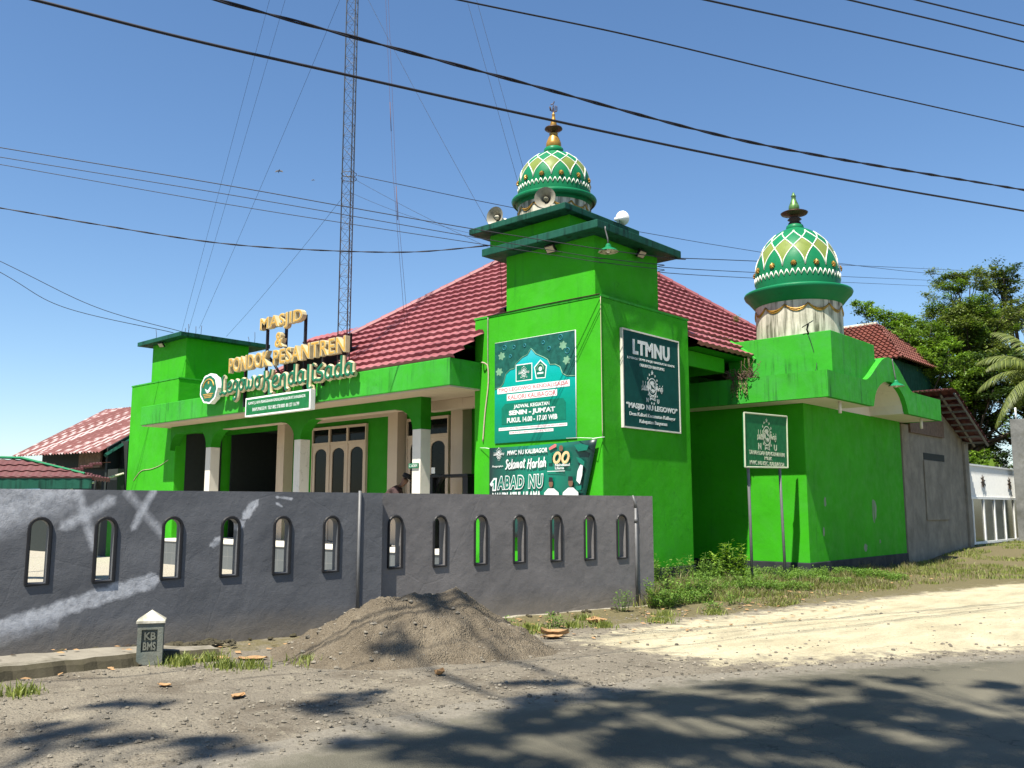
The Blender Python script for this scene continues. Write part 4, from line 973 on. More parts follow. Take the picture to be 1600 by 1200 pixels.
part('leaf_print', M['ban_leaf'], leafb, b1)
def ringb(mb):
    for cx, cz, r in ((.28, 2.0, .05), (.55, 1.98, .035), (1.80, 2.03, .05), (1.97, 1.74, .055), (.85, 1.98, .03), (1.35, 1.98, .035), (1.5, 1.84, .04), (.45, 1.8, .03)):
        mb.tube([f_.p(cx+r*math.cos(t), cz+r*math.sin(t), .003)[:] for t in [2*math.pi*i/16 for i in range(17)]], .010, 5, cap=False)
part('ring_print', M['ban_ring'], ringb, b1)
part('flag_panel', M['ban_pink'], lambda mb: (poly(mb, f_, rectp(.60, 1.05, 1.245, 1.60), .002, .004), poly(mb, f_, [(1.27, 1.64), (1.10, 1.50), (1.15, 1.26), (1.40, 1.25), (1.44, 1.50)], .002, .004),
     poly(mb, f_, rectp(.08, 2.02, 1.03, 1.16), .002, .004), poly(mb, f_, rectp(.35, 1.70, .87, 1.00), .002, .004), poly(mb, f_, rectp(.12, 1.95, .255, .315), .002, .004), poly(mb, f_, rectp(.42, 1.60, .17, .225), .002, .004)), b1)
part('panel_print', M['ban_mid'], lambda mb: (poly(mb, f_, rectp(.62, 1.03, 1.265, 1.58), .004, .006), poly(mb, f_, [(1.27, 1.61), (1.125, 1.49), (1.17, 1.28), (1.385, 1.27), (1.415, 1.49)], .004, .006),
     poly(mb, f_, [(.20, .38), (1.92, .38), (1.92, .72), (1.85, .81), (.30, .81), (.20, .72)], .002, .004)), b1)
def bt(mb):
    emblem(mb, f_, .825, 1.43, .15, .007)
    poly(mb, f_, circ(1.27, 1.45, .045), .006, .008); poly(mb, f_, rectp(1.19, 1.35, 1.345, 1.38), .006, .008)
    put(mb, f_, 'JADWAL KEGIATAN', .55, 1.50, .68, .77, .004, .007, bold=.03)
    put(mb, f_, "SENIN - JUM'AT", .42, 1.64, .54, .655, .004, .007, bold=.05)
    put(mb, f_, 'PUKUL 14.00 - 17.00 WIB', .36, 1.70, .41, .505, .004, .007, bold=.035)
part('lettering', M['sign_white'], bt, b1)
part('crest_ring', M['ban_leaf'], lambda mb: mb.tube([f_.p(1.27+.085*math.cos(t), 1.44+.10*math.sin(t), .007)[:] for t in [-.3+(math.pi+.6)*i/14 for i in range(15)]], .012, 5), b1)
def rt(mb):
    put(mb, f_, 'TPQ LEGOWO KENDALISADA', .11, 1.99, 1.05, 1.14, .004, .0065, bold=.012)
    put(mb, f_, 'KALIORI KALIBAGOR', .38, 1.67, .89, .98, .004, .0065, bold=.012)
    put(mb, f_, 'ALAMAT : JL. RAYA PESANGGRAHAN KENDALISADA KALIORI KEC. KALIBAGOR', .14, 1.93, .268, .302, .004, .0065)
    put(mb, f_, 'KABUPATEN - BANYUMAS - JAWA TENGAH', .44, 1.58, .18, .214, .004, .0065)
part('red_lettering', M['ban_red'], rt, b1)
part('edge_cord', M['white'], lambda mb: (mb.tube([(-.605, -.015, 2.94), (-.605, -.015, 5.07)], .01, 6), mb.tube([(-2.775, -.02, 5.067), (-.61, -.02, 5.067)], .006, 5)), b1)

# dark anniversary banner tied up with cord, lower edge behind the wall
b2 = empty('anniversary_banner', (-2.80, -.15, 1.25), 'black and green anniversary banner with big outlined lettering tied below the teal banner', 'banner')
f_ = Fr((-2.80, -.15, .87), (1, 0, 0), (0, 0, 1), (0, -1, 0))
HT = 2.0; RW = 2.74
def b2x(v): return RW-.27*max(0, (2.02-v))/1.0      # the right edge swings inwards towards the bottom
sb2 = MB(); nn_ = 16; rows = []
for j in range(nn_+1):
    v = .15+(1.97+.0-.15)*j/nn_
    for i in range(nn_+1):
        f = i/nn_; vt = v+.05*f*(j/nn_)-.02*math.sin(math.pi*f)*(j/nn_); sb2.v.append(f_.p(b2x(vt)*f, vt, -.012*(1-abs(2*f-1))-(.07*f**4 if j < 99 else 0))[:])
sb2.f = [(j*(nn_+1)+i, j*(nn_+1)+i+1, (j+1)*(nn_+1)+i+1, (j+1)*(nn_+1)+i) for j in range(nn_) for i in range(nn_)]
sb2.m = [0]*len(sb2.f); sb2.smooth = [True]*len(sb2.f)
so2 = sb2.build('sheet', M['ban2'], b2)
sm_ = so2.modifiers.new('thick', 'SOLIDIFY'); sm_.thickness = .004; sm_.offset = 1
f3 = Fr((-2.80, -.165, .87), (1, 0, 0), (0, 0, 1), (0, -1, 0))
def w2(mb):
    emblem(mb, f3, .28, 1.84, .15, .0, letters=False)
    put(mb, f3, 'MWC NU KALIBAGOR', .52, 1.58, 1.80, 1.885, 0, .004, bold=.035, shear=.12, rise=.02)
    put(mb, f3, 'Mengucapkan', .10, .40, 1.55, 1.60, 0, .004, bold=.005, rise=.02)
    for wd, a0, a1 in (('Selamat', .46, 1.0), ('Harlah', 1.06, 1.56)): brush(mb, f3, wd, a0, a1, 1.52, .115)
    put(mb, f3, 'ABAD NU', .26, 1.46, 1.12, 1.355, 0, .004, bold=.085, shear=.12, sp=1.25, rise=.02)
    poly(mb, f3, [(.03, 1.22), (.14, 1.345), (.23, 1.345), (.205, 1.08), (.10, 1.08), (.115, 1.20), (.07, 1.17)], 0, .004)
    put(mb, f3, 'NAHDLATUL ULAMA', .10, 1.40, .87, 1.03, 0, .004, bold=.05, shear=.1, rise=.02)
    put(mb, f3, 'Nahdlatul', 1.78, 2.14, 1.535, 1.585, 0, .004, bold=.02); put(mb, f3, 'Ulama', 1.78, 2.0, 1.475, 1.525, 0, .004, bold=.02)
    poly(mb, f3, rectp(1.58, 2.02, 1.435, 1.448), 0, .002)
    poly(mb, f3, [(2.33, 1.43), (2.40, 1.55), (2.46, 1.53), (2.44, 1.35), (2.38, 1.18), (2.30, 1.25)], 0, .002)
    poly(mb, f3, [(1.47, .80), (1.50, 1.03), (1.60, 1.11), (1.74, 1.11), (1.86, 1.03), (1.90, .80)], .0, .002)
    poly(mb, f3, [(1.92, .80), (1.97, 1.03), (2.10, 1.12), (2.22, 1.12), (2.34, 1.03), (2.36, .80)], .0, .002)
GB = {'S': [[(.62, 1.35), (.4, 1.6), (.15, 1.35), (.3, 1.0), (.5, .6), (.3, .1), (.0, .0)]], 'm': [[(.05, .9), (.08, .0)], [(.08, .6), (.25, .95), (.38, .8), (.38, .05)], [(.38, .6), (.56, .95), (.7, .8), (.7, .15), (.85, .05)]],
      't': [[(.3, 1.5), (.22, .3), (.35, .0), (.5, .1)], [(.0, 1.05), (.6, 1.15)]], 'H': [[(.2, 1.6), (.12, .8), (.0, -.1)], [(.85, 1.7), (.75, .9), (.7, .0), (.9, -.05)], [(-.1, .75), (.95, .95)]], 'r': [[(.08, .95), (.1, .0)], [(.1, .6), (.3, .95), (.5, .85)]],
      'h': [[(.15, 1.7), (.1, .0)], [(.1, .5), (.35, .95), (.55, .75), (.55, .15), (.72, .02)]]}
GB.update({k: G[k] for k in 'ela'}); GB['l'] = [[(.2, 1.65), (.18, .3), (.3, .0), (.45, .05)]]
AB = dict(S=.7, e=.68, l=.42, a=.78, m=.95, t=.55, H=1.0, r=.55, h=.78)
def brush(mb, fr, word, u0, u1, v0, xh):
    mb.mark(); was = mb.lock; mb.lock = True; sx = (u1-u0)/sum(AB[c] for c in word); u = u0; k = 0
    for c in word:
        for st in GB[c]:
            P = smoothline([fr.p(u+a*sx*.9+b*xh*.12, v0+b*xh+.04*(u-u0), .0015+.0006*(k % 4)) for a, b in st], 5); k += 1
            mb.tube([p[:] for p in P], .0165, 6, ref=fr.n[:], flatten=.14, sm=False)
        u += AB[c]*sx
    mb.lock = was
part('lettering', M['sign_white'], w2, b2)
def w3(mb):
    put(mb, f3, 'ABAD NU', .26, 1.46, 1.12, 1.355, .004, .0065, bold=.025, shear=.12, sp=1.25, rise=.02)
    poly(mb, f3, [(.10, 1.25), (.155, 1.31), (.19, 1.31), (.175, 1.11), (.13, 1.11), (.14, 1.245)], .004, .0065)
    poly(mb, f3, [(2.25, 1.93), (2.42, 1.95), (2.60, 1.90), (2.56, 1.82), (2.35, 1.80)], 0, .002); poly(mb, f3, [(2.30, 1.70), (2.42, 1.66), (2.50, 1.60), (2.48, 1.52), (2.36, 1.6)], 0, .002)
    poly(mb, f3, [(2.28, 1.14), (2.42, 1.16), (2.42, 1.08), (2.3, 1.06)], 0.002, .004)
    put(mb, f3, '1', 1.60, 1.70, 1.60, 1.80, 0, .003)
part('green_print', M['ban_letter'], w3, b2)
def w4(mb):
    for c in (1.83, 2.04):
        ring = [f3.p(c+.075*math.cos(t)+.02*math.sin(t), 1.70+.095*math.sin(t), .003)[:] for t in [2*math.pi*i/18 for i in range(19)]]; mb.tube(ring, .03, 6, ref=(0, -1, 0), flatten=.12, cap=False, sm=False)
part('numeral_print', M['ban_orange'], w4, b2)
part('flag_print', M['ban_red'], lambda mb: poly(mb, f3, [(1.62, 1.90), (1.78, 1.97), (1.82, 1.95), (1.80, 1.91), (1.64, 1.855)], 0, .002), b2)
part('printed_faces', M['skin'], lambda mb: (poly(mb, f3, circ(1.67, 1.20, .052, 16, .072), .002, .004), poly(mb, f3, circ(2.16, 1.21, .056, 16, .075), .002, .004), poly(mb, f3, circ(1.93, 1.88, .05, 14, .06), .0, .002)), b2)
part('printed_caps', M['cap'], lambda mb: (poly(mb, f3, [(1.615, 1.24), (1.725, 1.24), (1.715, 1.32), (1.63, 1.33)], .004, .006), poly(mb, f3, [(2.10, 1.25), (2.22, 1.25), (2.21, 1.33), (2.11, 1.335)], .004, .006)), b2)
part('hanging_cord', M['white'], lambda mb: (mb.tube([(-2.80, -.16, 2.83), (-2.95, -.1, 2.85), (-3.2, -.02, 2.87)], .006, 5), mb.tube([(-.06, -.23, 2.89), (.0, -.06, 2.92), (.03, .03, 2.93)], .008, 5), mb.tube([(-.85, -.03, 2.95), (-.4, -.16, 2.93), (-.06, -.23, 2.90)], .005, 5)), b2)

# free-standing sign on two pipes
ns = empty('post_sign', (1.23, 4.2, 0), 'green land-ownership sign with globe emblem on two thin grey pipe legs in the grass', 'sign')
def nsb(mb):
    mb.prism([(1.20, 3.25, 3.56), (1.20, 5.22, 3.625), (1.20, 5.17, 2.485), (1.20, 3.22, 2.435)], (.03, 0, 0))
part('board', M['sign_green'], nsb, ns)
fq = [(3.25, 3.56), (5.22, 3.625), (5.17, 2.485), (3.22, 2.435)]
part('frame', M['sign_cream'], lambda mb: [mb.tube([(1.235, *fq[i]), (1.235, *fq[(i+1) % 4])], .018, 6, sm=False) for i in range(4)], ns)
for (xb, yb), yt in (((1.194, 3.43), 3.44), ((1.272, 4.77), 4.86)):
    part('pipe_leg', M['pipe'], lambda mb: mb.tube([(xb, yb, -.1), (xb*.5+.59, yb*.5+yt*.5+.01, 1.3), (1.18, yt, 3.3)], .032, 8), ns)
f_ = F2(0, 0, 1.23)
def nst_(mb):
    emblem(mb, f_, 4.24, 3.14, .44, .003, letters=False)
    put(mb, f_, 'N', 3.84, 3.96, 2.83, 2.96, 0, .005, bold=.02); put(mb, f_, 'U', 4.56, 4.68, 2.83, 2.96, 0, .005, bold=.02)
    put(mb, f_, 'TANAH DAN BANGUNAN INI', 3.42, 5.04, 2.715, 2.80, 0, .005, bold=.012)
    put(mb, f_, 'MILIK', 4.10, 4.44, 2.62, 2.69, 0, .005, bold=.012)
    put(mb, f_, 'MWC NU KEC. KALIBAGOR', 3.44, 5.02, 2.50, 2.585, 0, .005, bold=.012)
part('lettering', M['sign_cream'], nst_, ns)
# little plaque tied to the porch column
pq = empty('column_plaque', (-5.1, -.17, 2.5), 'tiny green plaque fixed across the porch column near the person', 'sign')
part('plate', M['letter_green'], lambda mb: mb.box(-5.30, -4.98, -.185, -.16, 2.49, 2.60), pq)
part('lettering', M['sign_white'], lambda mb: put(mb, F1(0, 0, -.185), 'C ADEM', -5.27, -5.01, 2.515, 2.575, 0, .004), pq)

# ================================================================== LOUDSPEAKERS AND LAMPS
def horn(loc, aim, s, label):
    e = empty('horn_loudspeaker', loc, label, 'loudspeaker', 'horn loudspeakers round the front dome')
    O = Vector(loc); Cc = Vector(aim).normalized(); A = Cc.cross(Vector((0, 0, 1))).normalized(); B = A.cross(Cc)
    ax = (O, A, B, Cc)
    part('outer_bell', M['white'], lambda mb: mb.lathe([(.03*s, -.30*s), (.045*s, -.2*s), (.075*s, -.08*s), (.14*s, .03*s), (.215*s, .09*s), (.225*s, .10*s)], 0, 0, 28, axis=ax), e)
    part('inner_bell', M['horn_grey'], lambda mb: mb.lathe([(.225*s, .10*s), (.205*s, .085*s), (.13*s, .03*s), (.07*s, -.06*s), (.04*s, -.15*s), (.0, -.15*s)], 0, 0, 28, axis=ax), e)
    part('reflector', M['drum'], lambda mb: mb.lathe([(.0, .075*s), (.03*s, .06*s), (.05*s, 0), (.045*s, -.06*s), (0, -.1*s)], 0, 0, 20, axis=ax), e)
    part('driver', M['white'], lambda mb: mb.lathe([(0, -.42*s), (.06*s, -.42*s), (.065*s, -.30*s), (.03*s, -.28*s), (0, -.28*s)], 0, 0, 20, axis=ax), e)
    part('bracket', M['steel'], lambda mb: mb.tube([(O-Cc*.12*s)[:], (O-Cc*.14*s-Vector((0, 0, .12*s)))[:], (O.x-Cc.x*.14*s, O.y-Cc.y*.14*s, 7.60)], .014, 6), e)
horn((-1.44, .10, 7.97), (.5, -1, .02), 1.0, 'grey and white horn loudspeaker in front of the front dome drum, facing the road')
horn((-2.72, -.02, 7.83), (.15, -1, 0), .95, 'white horn loudspeaker at the left end of the upper tower slab')
horn((-.62, 1.62, 7.74), (-.2, 1.0, .35), .7, 'white horn loudspeaker turned away at the right of the front dome')
def flood(loc, n, label, z_up):
    e = empty('floodlight', loc, label, 'floodlight', 'floodlights under the tower slab')
    O = Vector(loc); N = Vector(n).normalized(); U_ = Vector((0, 0, 1)); A = N.cross(U_).normalized(); dn = (N*.75-U_*.65).normalized(); up = A.cross(dn)
    def q(mb, w, h, t, off):
        c = O+dn*off; P = [c+A*a*w+up*b*h for a, b in ((-1, -1), (1, -1), (1, 1), (-1, 1))]; mb.prism([p[:] for p in P], dn*t)
    part('housing', M['black'], lambda mb: q(mb, .12, .085, .05, 0), e); part('lens', M['beige'], lambda mb: q(mb, .10, .065, .006, .051), e)
    part('bracket', M['black'], lambda mb: mb.tube([O[:], (O+Vector((0, 0, z_up))-N*.05)[:]], .012, 6), e)
flood((-1.20, -.03, 6.84), (0, -1, 0), 'small floodlight under the tower slab above the schedule banner', .1)
flood((-.07, 1.50, 6.84), (1, 0, 0), 'small floodlight under the tower slab on the right face', .1)
flood((-18.6, .42, 7.05), (.2, -1, 0), 'small floodlight under the slab of the far left tower', .1)
def pend(loc, ztop, label, mat):
    e = empty('pendant_lamp', loc, label, 'lamp', 'shade lamps hanging from the canopy edges')
    x, y, z = loc
    part('lamp_shade', [mat, M['drum']], lambda mb: (mb.lathe([(.03, z+.13), (.05, z+.10), (.06, z+.06), (.17, z+.0), (.20, z-.03)], x, y, 12, 0, sm=False), mb.lathe([(.20, z-.031), (.16, z-.005), (.05, z+.04), (0, z+.04)], x, y, 12, 1, sm=False)), e)
    part('bulb', M['white'], lambda mb: mb.lathe([(0, z+.05), (.02, z+.03), (.035, z-.02), (.025, z-.05), (0, z-.06)], x, y, 12), e)
    part('stem', M['pipe'], lambda mb: mb.tube([(x, y, z+.12), (x-.02, y+.01, z+.25), (x-.05, y-.02, ztop-.06), (x-.05, y-.02, ztop)], .014, 6), e)
pend((.22, -.02, 6.52), 7.0, 'green shade lamp hanging at the near corner of the tower slab', M['dome_green'])
pend((2.33, 9.05, 4.62), 5.28, 'green shade lamp hanging in the arch of the side canopy', M['dome_green'])
e = empty('solar_lamp', (1.62, 5.72, 5.55), 'small dark solar lamp on a bracket beside the rear dome', 'lamp')
part('panel', M['black'], lambda mb: mb.prism([(1.50, 5.62, 5.66), (1.74, 5.60, 5.76), (1.74, 5.70, 5.80), (1.50, 5.72, 5.70)], (0, 0, .025)), e)
part('bracket', M['black'], lambda mb: mb.tube([(1.62, 5.72, 5.50), (1.60, 5.66, 5.62), (1.64, 5.66, 5.74)], .02, 6), e)
e = empty('roof_hook', (1.95, 7.3, 4.5), 'white bent pipe hook on top of the side canopy', 'pipe')
part('pipe', M['drum'], lambda mb: mb.tube(smoothline([(1.9, 7.2, 4.45), (1.9, 7.2, 4.8), (1.9, 7.3, 4.92), (1.9, 7.45, 4.85), (1.9, 7.45, 4.5)], 5), .03, 8), e)
def cord(name, pts, r, label, mat='cable', cat='cable', seg=6, group=None):
    mb = MB(); mb.tube([p[:] for p in smoothline(pts, seg)], r, 6); o = mb.build(name, M[mat], org=pts[0]); return setp(o, label, cat, group)
cord('wall_cable', [(-3.2, .95, 4.55), (-3.12, -.03, 4.68), (-2.98, -.03, 4.6), (-2.97, -.02, 4.2), (-3.06, -.02, 3.6), (-3.12, -.02, 3.0)], .016, 'pale cable looping from the porch canopy down the tower edge', 'beige')
cord('corner_conduit', [(-2.99, -.015, 5.66), (-2.99, -.015, 5.0), (-2.98, -.015, 4.4)], .012, 'thin vertical conduit near the left edge of the tower front', 'horn_grey')
cord('corner_cable', [(.012, -.012, 5.66), (.012, -.012, 4.2), (.014, -.012, 2.93)], .007, 'thin cable down the near vertical corner of the tower', 'beige')
cord('parapet_cable', [(-3.0, -.02, 5.69), (-1.6, -.02, 5.705), (.0, -.02, 5.70)], .010, 'thin cable along the top edge of the tower base', 'rebar')
cord('tower_cable', [(-16.9, -.012, 3.1), (-17.4, -.012, 2.95), (-18.0, -.012, 2.85), (-18.7, -.012, 2.8), (-19.2, -.01, 2.5)], .009, 'cable sagging across the front of the far left tower', 'beige')
cord('drum_cable', [(1.62, 5.68, 5.5), (1.70, 5.69, 5.2), (1.78, 5.69, 4.8), (1.9, 5.3, 4.58)], .007, 'thin dark cable down the front of the rear dome base')

# ================================================================== MAST, GUYS, CABLES
MX, MY = -7.22, -.6
ms = empty('lattice_mast', (MX, MY, 4.71), 'tall slim grey triangular lattice radio mast rising from the porch canopy', 'mast')
def mleg(i, z):
    a = R_(100+120*i); return Vector((MX+.17*math.cos(a)-.0*(z-5), MY+.17*math.sin(a), z))
ZT = 27.5
for i in range(3): part('mast_leg', M['mast'], lambda mb: mb.tube([mleg(i, 4.6)[:], mleg(i, ZT)[:]], .0145, 6), ms)
def brace(mb):
    z = 4.8; st = .30; k = 0
    while z < ZT-st:
        for i in range(3):
            j = (i+1) % 3
            mb.tube([mleg(i, z)[:], mleg(j, z+st)[:]], .005, 4, cap=False); mb.tube([mleg(j, z)[:], mleg(i, z)[:]], .0042, 4, cap=False)
            if k % 2 == 0: mb.tube([mleg(j, z)[:], mleg(i, z+st)[:]], .0042, 4, cap=False)
        z += st; k += 1
part('cross_bracing', M['mast'], brace, ms)
def collar(mb):
    for z in (9.68, 9.80, 16.5, 22.5):
        mb.tube([(MX+.19*math.cos(t), MY+.19*math.sin(t), z) for t in [2*math.pi*q/12 for q in range(13)]], .009, 5, cap=False)
part('guy_collar', M['mast'], collar, ms)
GG = 'thin guy wires of the lattice mast'
def guy(a, b, r=.008, lab='thin steel guy wire of the lattice mast', sag=.1, group=GG, mat='cable', name='guy_wire', cat='wire'):
    a, b = Vector(a), Vector(b); P = []
    for i in range(13):
        f = i/12; P.append((a.lerp(b, f)-Vector((0, 0, sag*4*f*(1-f))))[:])
    mb = MB(); mb.tube(P, r, 5); o = mb.build(name, M[mat], org=a[:]); return setp(o, lab, cat, group)
for a, b, lab in [((MX, MY, 24.8), (-17.25, .4, 7.30), 'outermost guy wire running from high on the mast down to the left tower slab'), ((MX, MY, 21.9), (-17.0, .5, 7.30), 'second guy wire from the left running from the mast to the left tower slab'),
             ((MX, MY, 15.4), (-16.3, .5, 7.30), 'third guy wire from the left running from the mast to the left tower slab'), ((MX, MY, 9.4), (-15.5, 1.0, 7.0), 'low guy wire sloping left from the collar of the mast'),
             ((MX, MY, 15.2), (-3.1, .3, 7.6), 'guy wire sloping right from the mast to the left horn loudspeaker'), ((MX, MY, 25.5), (-2.7, .9, 8.2), 'steep guy wire ending left of the front dome'), ((MX, MY, 26.6), (-2.6, 1.0, 8.45), 'steepest guy wire, just left of the front dome'),
             ((MX, MY, 9.35), (-3.2, .0, 7.52), 'wire from below the mast collar to the upper tower slab'), ((MX, MY, 9.75), (-3.0, 2.0, 7.05), 'wire from the mast collar down to the roof side of the tower')]:
    guy(a, b, lab=lab, group=None, r=.0042)
guy((-7.05, -.46, 9.76), (-.50, 38.0, 13.3), .009, 'long thin wire running from the mast collar behind both domes to the trees', .55, None)
guy((-2.95, .3, 7.5), (-3.7, 1.2, 6.2), .006, 'short thin wire from the upper slab down to the red roof', .02, None)
for a, b, c in [((-6.32, -.3, 14.4), (-5.9, -.3, 9.6), (-5.36, -.3, 5.7)), ((-6.22, -.3, 14.4), (-5.76, -.3, 9.1), (-5.26, -.3, 5.7))]:
    mb = MB(); top = (Vector(a)+(Vector(a)-Vector(b))*2)[:]
    mb.tube([top, a, b, c], .004, 5); a_, b_ = Vector(a), Vector(b)
    k = .62 if c[0] < -5.3 else .98
    m0 = a_.lerp(b_, k); m1 = a_.lerp(b_, k+.16); mb.tube([m0[:], m1[:]], .009, 6)
    setp(mb.build('antenna_wire', flat('red_brown_wire', (.10, .05, .05), .7), org=top), 'thin red brown vertical antenna wire hanging over the porch roof, ' + ('left of the pair' if k < .7 else 'right of the pair'), 'wire')
def ext(P, n0=1.0, n1=1.0):
    P = [Vector(p) for p in P]; return [P[0]+(P[0]-P[1])*n0]+P+[P[-1]+(P[-1]-P[-2])*n1]
def cable(P, r, lab, twist=False, n0=2.0, n1=2.0):
    P = smoothline(ext(P, n0, n1), 14); mb = MB()
    if not twist: mb.tube([p[:] for p in P], r, 7)
    else:
        for ph in (0, math.pi):
            Q = []; s = 0
            for i, p in enumerate(P):
                s += (P[i]-P[i-1]).length if i else 0; a = s*5.5+ph
                Q.append((p+Vector((0, 0, 1))*math.cos(a)*r*.75+Vector((.9, -.3, 0))*math.sin(a)*r*.75)[:])
            mb.tube(Q, r*.8, 6)
    o = mb.build('power_cable', M['cable'], org=P[0][:]); return setp(o, lab, 'cable')
cable([(2.50, -11.21, 5.81), (2.92, -10.02, 5.78), (3.41, -8.64, 5.79), (4.01, -6.94, 5.81), (4.89, -4.46, 5.86), (5.82, -1.84, 5.96), (7.00, 1.50, 6.14)], .0145, 'lower of the two thick black cables sweeping across the whole sky past the front dome')
cable([(2.98, -9.86, 6.22), (3.43, -8.56, 6.20), (4.01, -6.94, 6.17), (4.89, -4.45, 6.13), (5.62, -2.39, 6.21), (7.02, 1.54, 6.48)], .0135, 'upper thick twisted black cable sweeping across the sky', True)
cable([(4.32, -8.04, 6.48), (5.00, -5.95, 6.69), (5.93, -3.05, 6.91), (7.21, 0.92, 7.25)], .009, 'thin cable from the top middle of the sky to the right edge')
cable([(5.66, -5.64, 7.00), (6.40, -3.17, 7.35), (7.41, 0.21, 7.81)], .011, 'thin cable crossing the upper right of the sky, lowest of three')
cable([(6.33, -3.42, 7.72), (6.88, -1.57, 8.0), (7.43, 0.27, 8.26)], .011, 'thin cable crossing the upper right of the sky, middle of three')
cable([(6.72, -2.11, 8.14), (7.08, -.9, 8.33), (7.44, 0.30, 8.52)], .011, 'thin cable in the top right corner of the sky')
# three service wires: from a pole at the left, across the front corner of the tower, then off behind the rear dome
for P, Q, r, lab in [([(-7.11, -8.45, 8.05), (-4.45, -5.51, 7.49), (-2.97, -3.87, 7.15), (-1.44, -2.17, 6.81), (.16, -.40, 6.49)], [(.03, 2.96, 7.0), (-.5, 7.0, 7.9), (-6.7, 53.3, 17.9)], .0085, 'uppermost of three thin wires crossing from the left edge past the front tower corner'),
              ([(-7.10, -8.44, 7.87), (-4.45, -5.51, 7.32), (-2.96, -3.86, 6.99), (-1.35, -2.08, 6.63), (.16, -.40, 6.31)], [(.06, 2.0, 6.68), (-.5, 7.0, 7.6), (-6.8, 53.2, 17.1)], .007, 'middle one of three thin wires crossing from the left edge past the front tower corner'),
              ([(-7.09, -8.44, 7.73), (-4.44, -5.50, 7.13), (-2.96, -3.86, 6.83), (-1.14, -1.85, 6.48), (.16, -.40, 6.23)], [(.06, 2.0, 6.58), (-.5, 7.0, 7.45), (-6.9, 53.1, 16.7)], .0065, 'lowest of three thin wires crossing from the left edge past the front tower corner')]:
    A_w = smoothline(ext(P, 3, 0), 10); mb = MB(); mb.tube([p[:] for p in A_w], r, 6); C_w = [Vector(P[-1])]+[Vector(q) for q in Q]; mb.tube([p[:] for p in smoothline(C_w, 12)], r*1.1, 6)
    setp(mb.build('power_cable', M['cable'], org=P[0]), lab, 'cable')
cable([(-8.70, -7.88, 7.43), (-7.68, -6.45, 7.22), (-6.39, -4.65, 6.99), (-5.28, -3.09, 6.95), (-4.04, -1.35, 7.03), (-3.0, -0.08, 7.24)], .011, 'sagging twisted wire from the left to the lower tower slab', True, 3, 0)
cable([(-19.26, -4.50, 9.04), (-18.06, -2.05, 7.84), (-17.1, 0.30, 7.28)], .010, 'upper thin wire drooping to the far left tower slab', n0=2, n1=0)
cable([(-19.25, -4.48, 8.70), (-18.45, -2.86, 7.76), (-17.3, -0.1, 7.26)], .010, 'lower thin wire drooping to the far left tower slab', n0=2, n1=0)
for x, y, z, s, lab in ((-7.27, -2.56, 9.34, .11, 'small dark bird gliding left of the mast'), (-10.9, .9, 11.0, .06, 'tiny distant bird close to the left of the mast')):
    mb = MB(); c = Vector((x, y, z)); rt_ = Vector((.74, .67, 0)); up = Vector((0, 0, 1)); fw_ = Vector((-.67, .74, 0))
    mb.tube([(c-rt_*s*.1-up*s*.5)[:], c[:], (c+rt_*s*.1+up*s*.35)[:]], [.003, s*.13, .004], 6)
    for sg in (-1, 1):
        mb.add([(c+up*s*.15)[:], (c+rt_*sg*s*.65+up*s*.1+fw_*s*.1)[:], (c+rt_*sg*s*.9-up*s*.35)[:], (c-up*s*.15)[:]], [(0, 1, 2, 3)]); 
    setp(mb.build('bird', M['black'], org=(x, y, z)), lab, 'bird')

# ================================================================== PERSON (stooping on the porch)
def skin_mesh(name, mat, verts, edges, radii, parent, sub=2):
    me = bpy.data.meshes.new(name); off = Vector(parent.location); me.from_pydata([(Vector(v)-off)[:] for v in verts], edges, [])
    o = bpy.data.objects.new(name, me); COL.objects.link(o)
    o.modifiers.new('skin', 'SKIN'); 
    for i, r in enumerate(radii): me.skin_vertices[0].data[i].radius = (r, r) if not isinstance(r, tuple) else r
    me.skin_vertices[0].data[0].use_root = True
    s = o.modifiers.new('sub', 'SUBSURF'); s.levels = sub; s.render_levels = sub
    dg = bpy.context.evaluated_depsgraph_get(); m2 = bpy.data.meshes.new_from_object(o.evaluated_get(dg)); bpy.data.objects.remove(o)
    m2.materials.clear(); m2.materials.append(mat)
    for p in m2.polygons: p.use_smooth = True
    o = bpy.data.objects.new(name, m2); COL.objects.link(o); o.parent = parent; return o
px, py, pz = -6.62, .16, .69; PC, PS = math.cos(.7), math.sin(.7)
pe = empty('person', (px, py, pz), 'person in a maroon patterned shirt and black cap stooping beside the porch column', 'person')
def P_(a, b, c): return (px+a*PC-b*PS, py+a*PS+b*PC, pz+c)
bv = [P_(0, 0, .90), P_(.10, 0, 1.05), P_(.24, 0, 1.22), P_(.36, 0, 1.36), P_(.43, 0, 1.43), P_(.49, 0, 1.48), P_(.54, .0, 1.56), P_(.57, 0, 1.62),   # pelvis .. neck .. head
      P_(.02, -.10, .84), P_(.08, -.11, .46), P_(.0, -.11, .08), P_(.16, -.12, .03), P_(.02, .10, .84), P_(.10, .11, .46), P_(.02, .11, .08), P_(.18, .12, .03),
      P_(.37, -.20, 1.32), P_(.42, -.26, 1.03), P_(.55, -.16, .86), P_(.63, -.13, .84), P_(.37, .20, 1.32), P_(.42, .26, 1.03), P_(.56, .16, .86), P_(.64, .13, .84)]
be = [(0, 1), (1, 2), (2, 3), (3, 4), (4, 5), (5, 6), (6, 7), (0, 8), (8, 9), (9, 10), (10, 11), (0, 12), (12, 13), (13, 14), (14, 15), (3, 16), (16, 17), (17, 18), (18, 19), (3, 20), (20, 21), (21, 22), (22, 23)]
br_ = [.14, .13, .14, .12, .055, .06, .095, .085, .085, .055, .038, .035, .085, .055, .038, .035, .06, .042, .028, .03, .06, .042, .028, .03]
skin_mesh('body', M['skin'], bv, be, br_, pe)
